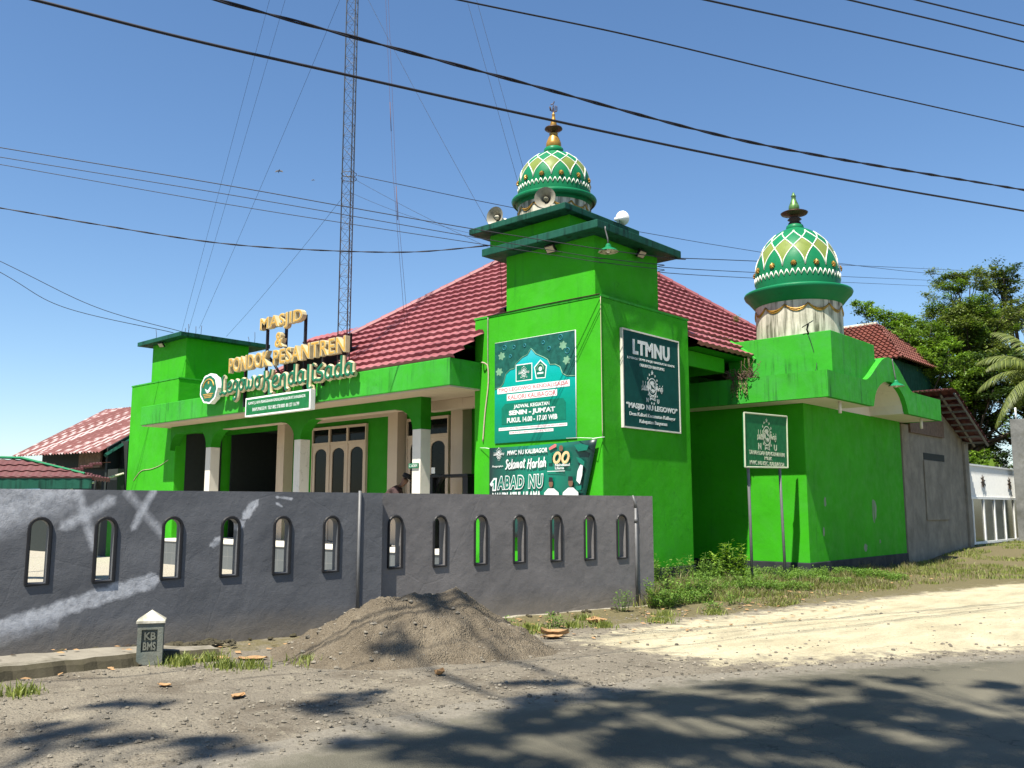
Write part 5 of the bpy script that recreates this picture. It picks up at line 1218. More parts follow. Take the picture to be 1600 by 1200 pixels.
# fingers
def fingers(mb):
    for s in (-1, 1):
        for k in range(4):
            f0, f1, f2 = .65, s*(.13+(k-1.5)*.016), .84-.004*abs(k-1); L = (.07, .078, .074, .058)[k]
            mb.tube([P_(f0, f1, f2), P_(f0+L*.5, f1, f2-.012), P_(f0+L*.85, f1, f2-.045)], [.009, .008, .006], 6)
        mb.tube([P_(.62, s*.10, .85), P_(.65, s*.078, .84), P_(.675, s*.076, .822)], [.011, .009, .007], 6)
part('fingers', M['skin'], fingers, pe)
skin_mesh('shirt', M['shirt'], [P_(-.01, 0, .86), P_(.10, 0, 1.05), P_(.24, 0, 1.22), P_(.35, 0, 1.34), P_(.41, 0, 1.41), P_(.36, -.20, 1.32), P_(.41, -.27, 1.08), P_(.36, .20, 1.32), P_(.41, .27, 1.08)],
          [(0, 1), (1, 2), (2, 3), (3, 4), (3, 5), (5, 6), (3, 7), (7, 8)], [.17, .17, .18, .155, .085, .10, .075, .10, .075], pe)
skin_mesh('trousers', M['trousers'], [P_(0, 0, .88), P_(.02, -.10, .80), P_(.08, -.11, .46), P_(.0, -.11, .10), P_(.02, .10, .80), P_(.10, .11, .46), P_(.02, .11, .10)],
          [(0, 1), (1, 2), (2, 3), (0, 4), (4, 5), (5, 6)], [.15, .10, .08, .07, .10, .08, .07], pe)
hx = Vector(P_(.56, 0, 1.60)); tilt = Vector((.42*PC, .42*PS, .9)).normalized(); A_ = Vector((-PS, PC, 0)); B_ = A_.cross(tilt)
cp = MB(); cp.lathe([(.094, .02), (.100, .03), (.098, .10), (.090, .125), (.04, .135), (0, .135)], 0, 0, 28, axis=(hx, A_, B_*1.12, tilt)); cp.build('cap', M['cap'], pe)
fc = MB()
for s in (-1, 1):
    fc.tube([P_(.54, s*.095, 1.60), P_(.535, s*.108, 1.575), P_(.545, s*.098, 1.545)], [.012, .02, .010], 6)
fc.tube([P_(.655, 0, 1.585), P_(.685, 0, 1.55), P_(.665, 0, 1.54)], [.010, .018, .012], 7); fc.build('ears_and_nose', M['skin'], pe)
ey = MB()
for s in (-1, 1): ey.lathe([(0, .012), (.009, .008), (.012, 0), (0, -.012)], 0, 0, 10, axis=(Vector(P_(.648, s*.032, 1.595)), A_, Vector((0, 0, 1)), Vector((PC, PS, 0))))
ey.tube([P_(.655, -.025, 1.515), P_(.662, 0, 1.517), P_(.655, .025, 1.515)], .005, 5); ey.build('eyes_and_mouth', M['cap'], pe)
sn = MB()
for s in (-1, 1): sn.tube([P_(-.03, s*.11, .03), P_(.10, s*.115, .035), P_(.22, s*.12, .02)], [.045, .05, .03], 8)
sn.build('sandals', M['black'], pe)
# dark stand on the porch
st = empty('stand', (-4.6, .75, .69), 'black wooden stand with a flat top at the right end of the porch', 'stand')
part('top', M['black'], lambda mb: mb.box(-5.42, -4.05, .45, .95, 2.30, 2.36, bev=.008), st)
def stl(mb, x): 
    mb.box(x, x+.16, .5, .9, .69, 2.299)
for x in (-5.40, -4.25): part('leg', M['black'], lambda mb: stl(mb, x), st)
part('bracket', M['black'], lambda mb: mb.prism([(-5.24, .6, 2.299), (-4.98, .6, 2.299), (-5.08, .6, 2.24), (-5.17, .6, 2.15), (-5.22, .6, 2.0), (-5.24, .6, 1.8)], (0, .1, 0)), st)

# ================================================================== SAND PILE, MILESTONE, STONES, LITTER
def sand_h(x, y):
    n = noise.noise(Vector((x*1.5, y*1.5, 1.7)))
    ax, ay, bx_, by_ = 2.42, -6.22, 2.02, -6.92
    t = max(0, min(1, ((x-ax)*(bx_-ax)+(y-ay)*(by_-ay))/((bx_-ax)**2+(by_-ay)**2))); d = math.hypot(x-ax-t*(bx_-ax), y-ay-t*(by_-ay))
    d *= 1+.09*n; top = .735-.06*t; run = 1.12+.06*t
    h = top-top/run*(d if d > .2 else .1+d*d/.4)*(1.06-.12*min(1, d/run))
    h = h+.045*noise.noise(Vector((x*3.2, y*3.2, 5)))*min(1, max(0, h)*3)+.045*noise.noise(Vector((x*8, y*8, 2)))*min(1, max(0, h)*4+.25)+.022*noise.noise(Vector((x*22, y*22, 2)))
    # slumped scar on the right-hand face
    h -= .10*math.exp(-((x-2.85)**2/.02+(y+5.95)**2/.09)) + .07*math.exp(-((x-3.05)**2/.015+(y+6.5)**2/.04))+.05*math.exp(-((x-3.2)**2/.01+(y+7.1)**2/.03))
    t = .07; h = h if h > t else (t*math.exp((h-t)/t) if h > -.3 else 0.001)
    return h-.03
mb = MB(); n = 190; x0, x1, y0, y1 = .9, 4.9, -9.2, -4.3
for j in range(n+1):
    for i in range(n+1):
        x = x0+(x1-x0)*i/n; y = y0+(y1-y0)*j/n; mb.v.append((x, y, sand_h(x, y)+gz(x, y)*.7))
mb.f = [(j*(n+1)+i, j*(n+1)+i+1, (j+1)*(n+1)+i+1, (j+1)*(n+1)+i) for j in range(n) for i in range(n) if mb.v[j*(n+1)+i][0] > wall_x(mb.v[j*(n+1)+i][1])-.05]
mb.m = [0]*len(mb.f); mb.smooth = [True]*len(mb.f)
setp(mb.build('sand_pile', M['sand'], org=(2.4, -6.6, 0)), 'big pile of grey brown building sand against the grey wall', 'sand pile')
# milestone
mo = empty('milestone', (.88, -9.10, .1), 'small stone kilometre post with white pointed cap on the kerb', 'milestone')
ca, sa = math.cos(R_(60)), math.sin(R_(60))
def mp_(a, b, z): return (.88+a*ca-b*sa, -9.10+a*sa+b*ca, z)       # a: across, b: depth (away)
def mbody(mb):
    w, d = .125, .10; zt = .42
    mb.add([mp_(-w, -d, 0), mp_(w, -d, 0), mp_(w, d, 0), mp_(-w, d, 0), mp_(-w, -d, zt), mp_(w, -d, zt), mp_(w, d, zt), mp_(-w, d, zt),
            mp_(-.085, -d, .13), mp_(.07, -d, .13), mp_(.07, -d, .355), mp_(-.085, -d, .355), mp_(-.085, -d+.03, .13), mp_(.07, -d+.03, .13), mp_(.07, -d+.03, .355), mp_(-.085, -d+.03, .355)],
           [(0, 1, 9, 8), (1, 5, 10, 9), (5, 4, 11, 10), (4, 0, 8, 11), (8, 9, 13, 12), (9, 10, 14, 13), (10, 11, 15, 14), (11, 8, 12, 15), (12, 13, 14, 15), (1, 2, 6, 5), (2, 3, 7, 6), (3, 0, 4, 7)])
part('post', M['stone_post'], mbody, mo)
part('cap', M['drum'], lambda mb: mb.add([mp_(-.14, -.115, .42), mp_(.14, -.115, .42), mp_(.14, .115, .42), mp_(-.14, .115, .42), mp_(-.14, -.115, .445), mp_(.14, -.115, .445), mp_(.14, .115, .445), mp_(-.14, .115, .445), mp_(0, -.02, .545), mp_(0, .02, .545)],
     [(0, 1, 5, 4), (1, 2, 6, 5), (2, 3, 7, 6), (3, 0, 4, 7), (4, 5, 8), (5, 6, 9, 8), (6, 7, 9), (7, 4, 8, 9), (3, 2, 1, 0)]), mo)
fm = Fr(mp_(0, -.08, 0), (ca, sa, 0), (0, 0, 1), (sa, -ca, 0))
part('lettering', M['letter_recess'], lambda mb: (put(mb, fm, 'KB', -.055, .05, .255, .325, 0, .012, bold=.03), put(mb, fm, 'BMS', -.065, .055, .15, .225, 0, .012, bold=.03)), mo)
# loose stones
random.seed(3)
def rock(mb, x, y, z, r):
    vs = []; k = 7
    for a in range(3):
        ph = -.6+a*.75
        for j in range(k):
            t = 2*math.pi*j/k+a; rr = r*math.cos(ph)*random.uniform(.75, 1.2); vs.append((x+rr*math.cos(t), y+rr*math.sin(t)*.85, z+r*.6*math.sin(ph)*random.uniform(.8, 1.2)))
    mb.add(vs+[(x, y, z+r*.62)], [(a*k+j, a*k+(j+1) % k, (a+1)*k+(j+1) % k, (a+1)*k+j) for a in range(2) for j in range(k)]+[(2*k+j, 2*k+(j+1) % k, 3*k) for j in range(k)])
mb = MB(); cnt = 0
while cnt < 6500:
    y = random.uniform(-11.5, 3); x = random.uniform(wall_x(y)+.7, edge_x(y)+.5)
    if random.random() > .25+.75*math.exp(-abs(edge_x(y)-x-.5)/.6): continue
    if sdf(POLYP, x, y) > .2 and random.random() < .85: continue
    r = .005+.020*random.random()**4; rock(mb, x, y, gz(x, y)+r*.3+(.01 if x > edge_x(y) else 0), r); cnt += 1
setp(mb.build('loose_gravel', M['stone']), 'loose gravel scattered along the road edge', 'gravel', kind='stuff')
mb = MB()
for i in range(900):
    x = random.uniform(1.2, 4.2); y = random.uniform(-8.6, -4.6); h = sand_h(x, y)
    if h > .0: r = .006+.03*random.random()**5; rock(mb, x, y, h+gz(x, y)*.7+r*.2, r)
setp(mb.build('sand_lumps', M['stone']), 'pebbles sticking out of the sand pile', 'gravel', kind='stuff')
def dry_leaf(x, y, z, s, rot, curl, lab, mat='dryleaf'):
    curl *= .6; z = gz(x, y)-.004+(.135 if (y < -8 and wall_x(y)+.45 < x < wall_x(y)+1.0) else 0); z = max(z, sand_h(x, y)+gz(x, y)*.7-.004) if 1 < x < 4.8 and -9.1 < y < -4.4 else z
    mb = MB(); n = 10; m_ = 6; R2 = Matrix.Rotation(rot, 3, 'Z')
    for j in range(n+1):
        f = j/n; w = math.sin(math.pi*min(1, f*.98+.02))**.7*.36*(1+.12*math.sin(f*21))
        for i in range(m_+1):
            g = i/m_*2-1; p = Vector(((f-.5)*s, g*w*s, curl*s*(g*g*.55+.35*(2*f-1)**2)+.012+.02*s*math.sin(9*f+3*g))); p = R2@p; mb.v.append((x+p.x, y+p.y, z+p.z))
    mb.f = [(j*(m_+1)+i, j*(m_+1)+i+1, (j+1)*(m_+1)+i+1, (j+1)*(m_+1)+i) for j in range(n) for i in range(m_)]; mb.m = [0]*len(mb.f); mb.smooth = [True]*len(mb.f)
    P = [(R2@Vector(((f-.55)*s*1.15, 0, curl*s*.35*(2*f-1)**2+.018))) for f in [k/8 for k in range(9)]]; mb.tube([(x+p.x, y+p.y, z+p.z) for p in P], .004, 5)
    return setp(mb.build('dry_leaf', M[mat], org=(x, y, z)), lab, 'dry leaf')
dry_leaf(2.72, -4.72, .03, .36, .5, .55, 'largest curled tan dry leaf right of the sand pile'); dry_leaf(2.84, -4.90, .02, .26, 1.0, .3, 'tan dry leaf lying under the largest curled one')
dry_leaf(2.30, -3.30, .04, .40, 2.4, .35, 'wide brown dry leaf against the wall foot among weeds'); dry_leaf(1.22, -8.52, .13, .28, .6, .15, 'flat tan dry leaf right of the milestone'); dry_leaf(1.42, -8.22, .12, .30, .9, .2, 'long tan dry leaf between the milestone and the sand pile')
dry_leaf(3.62, -7.55, .05, .14, 1.9, .8, 'small red brown leaf standing on the front foot of the sand pile'); dry_leaf(2.2, -9.6, .03, .14, .3, .3, 'small orange leaf on the gravel below the kerb'); dry_leaf(3.1, -9.4, .03, .16, 2.0, .3, 'small pale leaf lying on the dusty road edge')
dry_leaf(2.9, 1.2, .08, .20, .7, .3, 'pale dry leaf on the grass below the post sign'); dry_leaf(2.55, 7.6, .1, .22, .7, .3, 'pale dry leaf in the grass before the cement shed')
mb = MB(); random.seed(11)
for i in range(420):
    y = random.uniform(-11, 9); x = wall_x(y)+random.uniform(.15, 1.3) if y < -.8 else random.uniform(2.3, 3.5)
    if 1.1 < x < 4 and -8.3 < y < -5.1: continue
    if i % 3 == 0: x = random.uniform(2, 4.4); y = random.uniform(-4.8, 1.5)
    s = random.uniform(.02, .06); a = random.uniform(0, 6.28); z = gz(x, y)+.012+(.13 if (y < -9 and wall_x(y)+.5 < x < wall_x(y)+1) else 0); c, d = math.cos(a)*s, math.sin(a)*s
    mb.add([(x-c, y-d, z), (x+d*.5, y-c*.5, z+s*.3), (x+c, y+d, z+s*.2), (x-d*.5, y+c*.5, z+s*.05)], [(0, 1, 2, 3)])
setp(mb.build('leaf_litter', M['dryleaf']), 'crumbled dry leaf litter along the wall foot', 'leaf litter', kind='stuff')
mb = MB(); random.seed(5)
for y in [(-11+.055*i) for i in range(58)]:
    x = wall_x(y)+random.uniform(.03, .5); r = random.uniform(.03, .085); rock(mb, x, y, .05, r)
for i in range(260):
    y = random.uniform(-11.2, -7.9); rock(mb, wall_x(y)+random.uniform(.03, .5), y, .05, random.uniform(.012, .05))
for i in range(40):
    y = random.uniform(-8.2, -1.5); rock(mb, wall_x(y)+random.uniform(.03, .2), y, .02, random.uniform(.015, .045))
setp(mb.build('rubble', M['moss']), 'mossy rubble between the grey wall and the kerb', 'rubble', kind='stuff')

# ================================================================== VEGETATION
def blades(name, n, fn, mat, label, cat='grass', hmin=.05, hmax=.2, w=.006, seed=1):
    random.seed(seed); mb = MB(); c = 0; tries = 0
    while c < n and tries < n*30:
        tries += 1; q = fn()
        if q is None: continue
        x, y, k = q; h = random.uniform(hmin, hmax)*k; a = random.uniform(0, 6.28); l = random.uniform(.1, .7)*h; b = random.uniform(0, 6.28); ww = w*random.uniform(.7, 1.6)
        z = gz(x, y)-.01; dx, dy = math.cos(a)*ww, math.sin(a)*ww; lx, ly = math.cos(b)*l, math.sin(b)*l
        o = len(mb.v)
        mb.v += [(x-dx, y-dy, z), (x+dx, y+dy, z), (x+dx*.7+lx*.35, y+dy*.7+ly*.35, z+h*.6), (x-dx*.7+lx*.35, y-dy*.7+ly*.35, z+h*.6), (x+lx, y+ly, z+h)]
        mb.f += [(o, o+1, o+2, o+3), (o+3, o+2, o+4)]; mb.m += [0, 0]; mb.smooth += [False, False]; c += 1
    return setp(mb.build(name, M[mat]), label, cat, kind='stuff')
def g1():
    y = random.uniform(-1.2, 13); lo = 1.35 if y > 5.9 else max(wall_x(y)-.9, .06); hi = 3.3+.12*max(0, y-3) - (1.2 if y < .3 else 0)+.35*noise.noise(Vector((y*.9, 3, 0)))
    x = random.uniform(lo, hi); k = 1.25 if y < 5 and x < 1.7 else (.75 if x < 2.4 else .5)
    k *= .7+1.1*max(0, noise.noise(Vector((x*2.1, y*2.1, 8))))
    if noise.noise(Vector((x*1.4, y*1.4, 4))) < -.30+.55*(x-lo)/(hi-lo)+.06*max(0, y-4) and random.random() < .93: return None
    return x, y, k
blades('grass', 24000, g1, 'grass', 'short yellow green grass growing along the foot of the side block', hmin=.05, hmax=.24, seed=2)
blades('grass', 12000, g1, 'grass_dry', 'straw coloured dry grass stalks between the green weeds by the side block', hmin=.06, hmax=.33, seed=22)
def g2():
    y = random.uniform(9, 24); x = random.uniform(1.35, 5.5)
    if noise.noise(Vector((x*.9, y*.9, 9))) < .02: return None
    return x, y, .7
blades('grass', 9000, g2, 'grass', 'patchy grass on the rising dirt before the white gate', hmin=.04, hmax=.16, w=.009, seed=4)
TUFT = [(-.1, -11.1), (1.45, -10.9), (1.62, -10.6), (1.25, -8.9), (1.95, -8.55), (1.75, -8.75), (2.05, -7.95), (2.35, -3.9), (2.65, -3.6), (2.0, -3.2), (2.9, -2.6), (2.55, -1.9), (3.0, -1.3), (1.05, -8.85), (1.2, -8.6), (2.1, -4.5), (2.4, -4.6)]
def g3():
    cx, cy = random.choice(TUFT); r = abs(random.gauss(0, .11)); a = random.uniform(0, 6.28); return cx+r*math.cos(a), cy+r*math.sin(a), 1
blades('grass', 3800, g3, 'grass', 'small grass tufts along the kerb and the dusty verge', hmin=.03, hmax=.13, seed=6)
def leafquad(mb, c, d, up, L, Wd, mi=0):
    """one leaf: two triangles folded on its midrib"""
    d = d.normalized(); s = d.cross(up); 
    if s.length < 1e-4: s = Vector((1, 0, 0))
    s.normalize(); o = len(mb.v)
    mb.v += [c[:], (c+d*L*.5+s*Wd*.5+up*L*.05)[:], (c+d*L)[:], (c+d*L*.5-s*Wd*.5+up*L*.05)[:]]; mb.f += [(o, o+1, o+2, o+3)]; mb.m.append(mi); mb.smooth.append(False)
def weed_plant(x, y, h, nst, spread, leafL, label, mat='weed', seed=0, z0=None, cat='weed plant', group=None):
    random.seed(seed); z = gz(x, y) if z0 is None else z0; e = empty('weed_plant', (x, y, z), label, cat, group); S_ = MB(); L_ = MB()
    for i in range(nst):
        a = random.uniform(0, 6.28); r = spread*random.random()**.6; hh = h*random.uniform(.55, 1); b = Vector((x+r*.5*math.cos(a), y+r*.5*math.sin(a), z-.02)); t = Vector((x+r*math.cos(a), y+r*math.sin(a), z+hh*(1-.3*r/spread)))
        P = [b.lerp(t, f)+Vector((0, 0, .06*hh*math.sin(math.pi*f))) for f in (0, .25, .5, .75, 1)]; S_.tube([p[:] for p in P], [.006, .005, .004, .003, .002], 4)
        n = int(10+hh*34)
        for k in range(n):
            f = .12+.88*k/n; p = P[0].lerp(P[-1], f); q = random.uniform(0, 6.28); d = Vector((math.cos(q), math.sin(q), random.uniform(-.15, .6)))
            tw = p+d.normalized()*random.uniform(.0, .06)
            leafquad(L_, tw, d, Vector((0, 0, 1)), leafL*random.uniform(.5, 1.15), leafL*.5)
    S_.build('stems', M['weed'], e); L_.build('leaves', M[mat], e); return e
weed_plant(1.95, -1.05, .60, 20, .34, .075, 'leafy weed clump at the right end of the grey wall', seed=1)
weed_plant(1.75, -1.9, .42, 9, .22, .05, 'thin-stemmed weed against the wall below the last opening', seed=21)
weed_plant(2.15, -4.05, .26, 10, .22, .055, 'small bright weed between the sand pile and the dry leaf', seed=2)
weed_plant(1.75, -4.55, .20, 7, .12, .05, 'tiny weed at the wall beside the sand pile', seed=3)
weed_plant(1.0, 2.9, 1.05, 34, .40, .11, 'tall broad-leaved weed at the rear corner of the front tower', seed=4, mat='leaf_bright')
weed_plant(.75, 2.1, .80, 30, .46, .085, 'bushy weed against the dark plinth of the front tower', seed=5)
weed_plant(.62, .8, .80, 34, .50, .08, 'weed thicket just behind the right end of the grey wall', seed=6)
weed_plant(1.7, .4, .55, 34, .6, .07, 'low spreading weeds in front of the tower', seed=7)
weed_plant(1.9, 2.0, .46, 32, .6, .065, 'low weeds to the left of the post sign', seed=8)
weed_plant(1.7, 4.2, .46, 28, .55, .065, 'low weeds between the legs of the post sign', seed=9)
weed_plant(1.75, 5.5, .38, 24, .45, .06, 'low weeds at the near corner of the side block', seed=10)
weed_plant(2.6, .1, .30, 14, .45, .045, 'flattened weeds at the edge of the pale dirt', seed=12)
weed_plant(.3, 5.2, .34, 12, .4, .05, 'weeds in the nook between tower and side block', seed=13)
# carpet of small weed leaves over the verge
mb = MB(); random.seed(8); c = 0
while c < 34000:
    y = random.uniform(-1.0, 7.5); x = random.uniform(.05 if y > -.6 else wall_x(y), 3.0)
    if y > 5.7 and x < 1.4: continue
    if y < -.3 and x < wall_x(y)+.05: continue
    d_ = noise.noise(Vector((x*1.2, y*1.2, 14)))
    if d_ < -.15+.35*max(0, (x-1.6)): continue
    q = random.uniform(0, 6.28); h = random.uniform(0, .20)*(1.2-.3*max(0, x-1)); leafquad(mb, Vector((x, y, gz(x, y)+h)), Vector((math.cos(q), math.sin(q), random.uniform(-.1, .8))), Vector((0, 0, 1)), random.uniform(.02, .065), .024); c += 1
setp(mb.build('ground_weeds', M['weed']), 'carpet of small weeds between tower and side block', 'weeds', kind='stuff')
# rooted dry plant on the side canopy
def rooty():
    e = empty('canopy_plant', (-.05, 5.06, 4.57), 'dry tangled weed with hanging roots growing on the side canopy under the eave', 'plant'); r = MB(); l = MB(); random.seed(9)
    for i in range(46):
        x = random.uniform(-.25, .55); P = [Vector((x, 5.09+random.uniform(-.03, .1), 4.56))]
        a = random.uniform(-1, 1); 
        for k in range(6): P.append(P[-1]+Vector((random.uniform(-.09, .09)-.03*a, random.uniform(-.05, .03), random.uniform(-.02, .075))))
        r.tube([p[:] for p in smoothline(P, 3)], .007, 4)
    for i in range(16):
        x = random.uniform(.0, .42); P = [Vector((x, 5.05, 4.58))]; 
        for k in range(5): P.append(P[-1]+Vector((random.uniform(-.03, .03), -.012 if k == 0 else random.uniform(-.006, .004), -random.uniform(.03, .11))))
        r.tube([p[:] for p in P], .006, 4)
        for p in P[2:]: leafquad(l, p, Vector((random.uniform(-1, 1), -.3, -.7)), Vector((0, -1, 0)), .06, .03)
    for i in range(12):
        x = random.uniform(.05, .5); t = Vector((x+random.uniform(-.1, .3), 5.1+random.uniform(-.05, .1), 4.57+random.uniform(.25, .5))); r.tube([(x, 5.1, 4.56), t[:]], .005, 4)
        for k in range(10): leafquad(l, Vector((x, 5.1, 4.6)).lerp(t, k/10), Vector((random.uniform(-1, 1), random.uniform(-1, .3), .4)), Vector((0, 0, 1)), .06, .02)
    r.build('roots', M['root'], e); l.build('leaves', M['leaf_olive'], e)
rooty()
for x, y, z, s, sd, lab in ((-1.45, 8.15, 6.62, .26, 31, 'small weed sprouting from the far hip of the red roof'), (-7.0, 1.0, 6.0, .22, 32, 'tiny weed sprouting from the left hip of the red roof')):
    if sd == 31: weed_plant(x, y, s, 7, .10, .05, lab, seed=sd, z0=z)

def tree(x, y, H, crowns, label, mats, nleaf, leafL, seed, trunk_r=.2, cat='tree', group=None, lean=(0, 0), z0=None, name='tree'):
    """trunk with limbs reaching each leaf clump; crowns = [(dx,dy,z,r,flat)]"""
    random.seed(seed); g = gz(x, y) if z0 is None else z0; e = empty(name, (x, y, g), label, cat, group); T = MB()
    top = Vector((x+lean[0], y+lean[1], g+H*.62)); base = Vector((x, y, g-.2)); fork = base.lerp(top, .55)
    T.tube([base[:], base.lerp(fork, .5)[:], fork[:], top[:]], [trunk_r*1.25, trunk_r, trunk_r*.8, trunk_r*.35], 9)
    Ls = [MB() for _ in mats]
    for dx, dy, z, r, fl in crowns:
        c = Vector((x+dx, y+dy, g+z)); s = base.lerp(top, random.uniform(.5, 1)); m = s.lerp(c, .5)+Vector((0, 0, -.08*r)); T.tube([s[:], m[:], c[:]], [trunk_r*.4, trunk_r*.25, trunk_r*.08], 6)
        for q in range(3):
            dd = Vector((random.gauss(0, 1), random.gauss(0, 1), random.gauss(0, .6))).normalized(); T.tube([m.lerp(c, .6)[:], (c+Vector((dd.x*r, dd.y*r, dd.z*r*fl))*.8)[:]], [trunk_r*.12, .01], 4)
        nc = max(5, int(7*r*r)); per = max(6, int(nleaf*r*r/nc))
        for k in range(nc):
            dd = Vector((random.gauss(0, 1), random.gauss(0, 1), random.gauss(0, 1))).normalized(); rr = r*random.uniform(.35, 1.0)
            cc = c+Vector((dd.x*rr, dd.y*rr, dd.z*rr*fl)); cr_ = r*random.uniform(.16, .30); L = Ls[random.randrange(len(mats))]
            for i in range(per):
                d = Vector((random.gauss(0, 1), random.gauss(0, 1), random.gauss(0, .55))); p = cc+d*cr_*.62
                leafquad(L, p, Vector((random.uniform(-1, 1), random.uniform(-1, 1), random.uniform(-.5, .35))), Vector((random.uniform(-.4, .4), random.uniform(-.4, .4), 1)).normalized(), leafL*random.uniform(.6, 1.25), leafL*.5)
    T.build('trunk', M['bark'], e)
    for L, m in zip(Ls, mats):
        if L.f: L.build('crown', M[m], e)
    return e
def ball(n, R, zc, r, seed, squash=.7, rr=(.5, .8)):
    random.seed(seed); out = []
    for i in range(n):
        d = Vector((random.gauss(0, 1), random.gauss(0, 1), random.gauss(0, 1))).normalized()*R*random.uniform(.3, 1); out.append((d.x, d.y, zc+d.z*squash, r*random.uniform(*rr), .7))
    return out
tree(-5.3, 42.5, 14, ball(34, 3.0, 11.0, 2.0, 1, 1.15), 'tall feathery yellow green tree behind the cement shed', ['leaf_olive', 'leaf_mid'], 1000, .17, 11, .28)
tree(-7.7, 37.8, 12, ball(40, 3.0, 9.9, 1.8, 2, .95), 'bright green spreading tree left of the tall feathery one', ['leaf_mid', 'leaf_bright'], 1100, .17, 12, .24)
tree(-6.3, 35.2, 9.5, ball(40, 3.0, 7.4, 1.8, 21, 1.0), 'leafy bright tree rising right behind the house roof and the arch hump', ['leaf_mid', 'leaf_bright'], 1000, .17, 51, .22)
tree(-7.2, 65.2, 20, ball(14, 3.6, 17.2, 2.6, 3, 1.0), 'farthest dark tree topping out at the right edge of the photo', ['leaf_dark', 'leaf_olive'], 420, .27, 13, .35)
tree(-4.2, 38.2, 9.5, ball(30, 3.5, 6.4, 2.3, 4, 1.0), 'dense dark tree directly behind the shed roof', ['leaf_dark', 'leaf_mid'], 700, .20, 14, .3)
tree(-1.2, 40.5, 10.5, ball(20, 3.4, 7.2, 2.3, 5, .95), 'dense dark tree standing behind the coconut palm', ['leaf_dark', 'leaf_olive'], 700, .20, 15, .3)
tree(2.8, 44.5, 12, ball(14, 3.6, 8.2, 2.4, 6, .95), 'dark tree mostly beyond the right edge behind the gate pillar', ['leaf_dark', 'leaf_mid'], 520, .22, 16, .3)
tree(-1.5, 30.2, 3.6, ball(9, 1.5, 2.6, 1.2, 7, .6), 'bright leafy bush rising just behind the white gate', ['leaf_bright', 'leaf_mid'], 1500, .13, 17, .07, 'bush', name='bush')
tree(.6, 31.5, 3.6, ball(9, 1.5, 2.7, 1.2, 8, .6), 'second bright bush behind the gate, beside the pillar', ['leaf_bright', 'leaf_mid'], 1500, .13, 18, .07, 'bush', name='bush')
tree(-3.2, 33.5, 5.0, ball(9, 1.9, 3.2, 1.5, 9, .7), 'dark shrub under the dense tree behind the shed', ['leaf_dark', 'leaf_bright'], 900, .16, 19, .1, 'bush', name='bush')
# trees behind the photographer that dapple the road (outside the frame)
tree(13.84, -14.2, 16, [(-6.8, -1.2, 14.3, 0.75, .35), (-6.4, -0.5, 14.0, 0.70, .35), (-5.8, 0.1, 14.2, 0.70, .35), (-5.3, 0.7, 14.3, 0.80, .35), (-4.6, 0.9, 13.9, 0.90, .35), (-4.4, 2.0, 14.1, 0.60, .35), (-5.9, -1.8, 13.7, 0.60, .35), (-5.5, -1.3, 13.7, 0.60, .35), (-5.0, -0.8, 14.2, 0.70, .35), (-4.4, -0.5, 13.8, 0.70, .35), (-4.0, 0.1, 13.8, 0.70, .35), (-6.8, -1.9, 14.3, 0.50, .35), (-6.6, -2.7, 14.2, 0.60, .35), (-7.1, -2.8, 14.0, 0.45, .35), (-8.4, -2.5, 14.2, 0.35, .35), (-8.6, -1.8, 13.7, 0.30, .35), (-10.0, 0.6, 14.2, 0.38, .35), (-9.7, -0.3, 13.8, 0.25, .35), (-7.8, -0.5, 14.2, 0.35, .35), (-7.1, -0.3, 13.7, 0.35, .35), (-4.9, -1.2, 13.9, 0.60, .35), (-5.4, 2.0, 13.7, 0.30, .35)],
     'spreading shade tree behind the viewpoint on the near roadside', ['leaf_mid', 'leaf_dark'], 1000, .16, 41, .16)
tree(10.14, -20.7, 15, [(-5.9, 3.0, 14.3, 0.35, .35), (-5.4, 2.2, 14.2, 0.40, .35), (-4.3, 2.9, 14.0, 0.40, .35), (-4.9, 2.7, 13.8, 0.35, .35), (-3.2, 2.2, 14.0, .6, .4), (-1.0, 1.5, 14.2, .9, .4)], 'second shade tree further back on the near roadside', ['leaf_mid', 'leaf_dark'], 1000, .16, 43, .15)
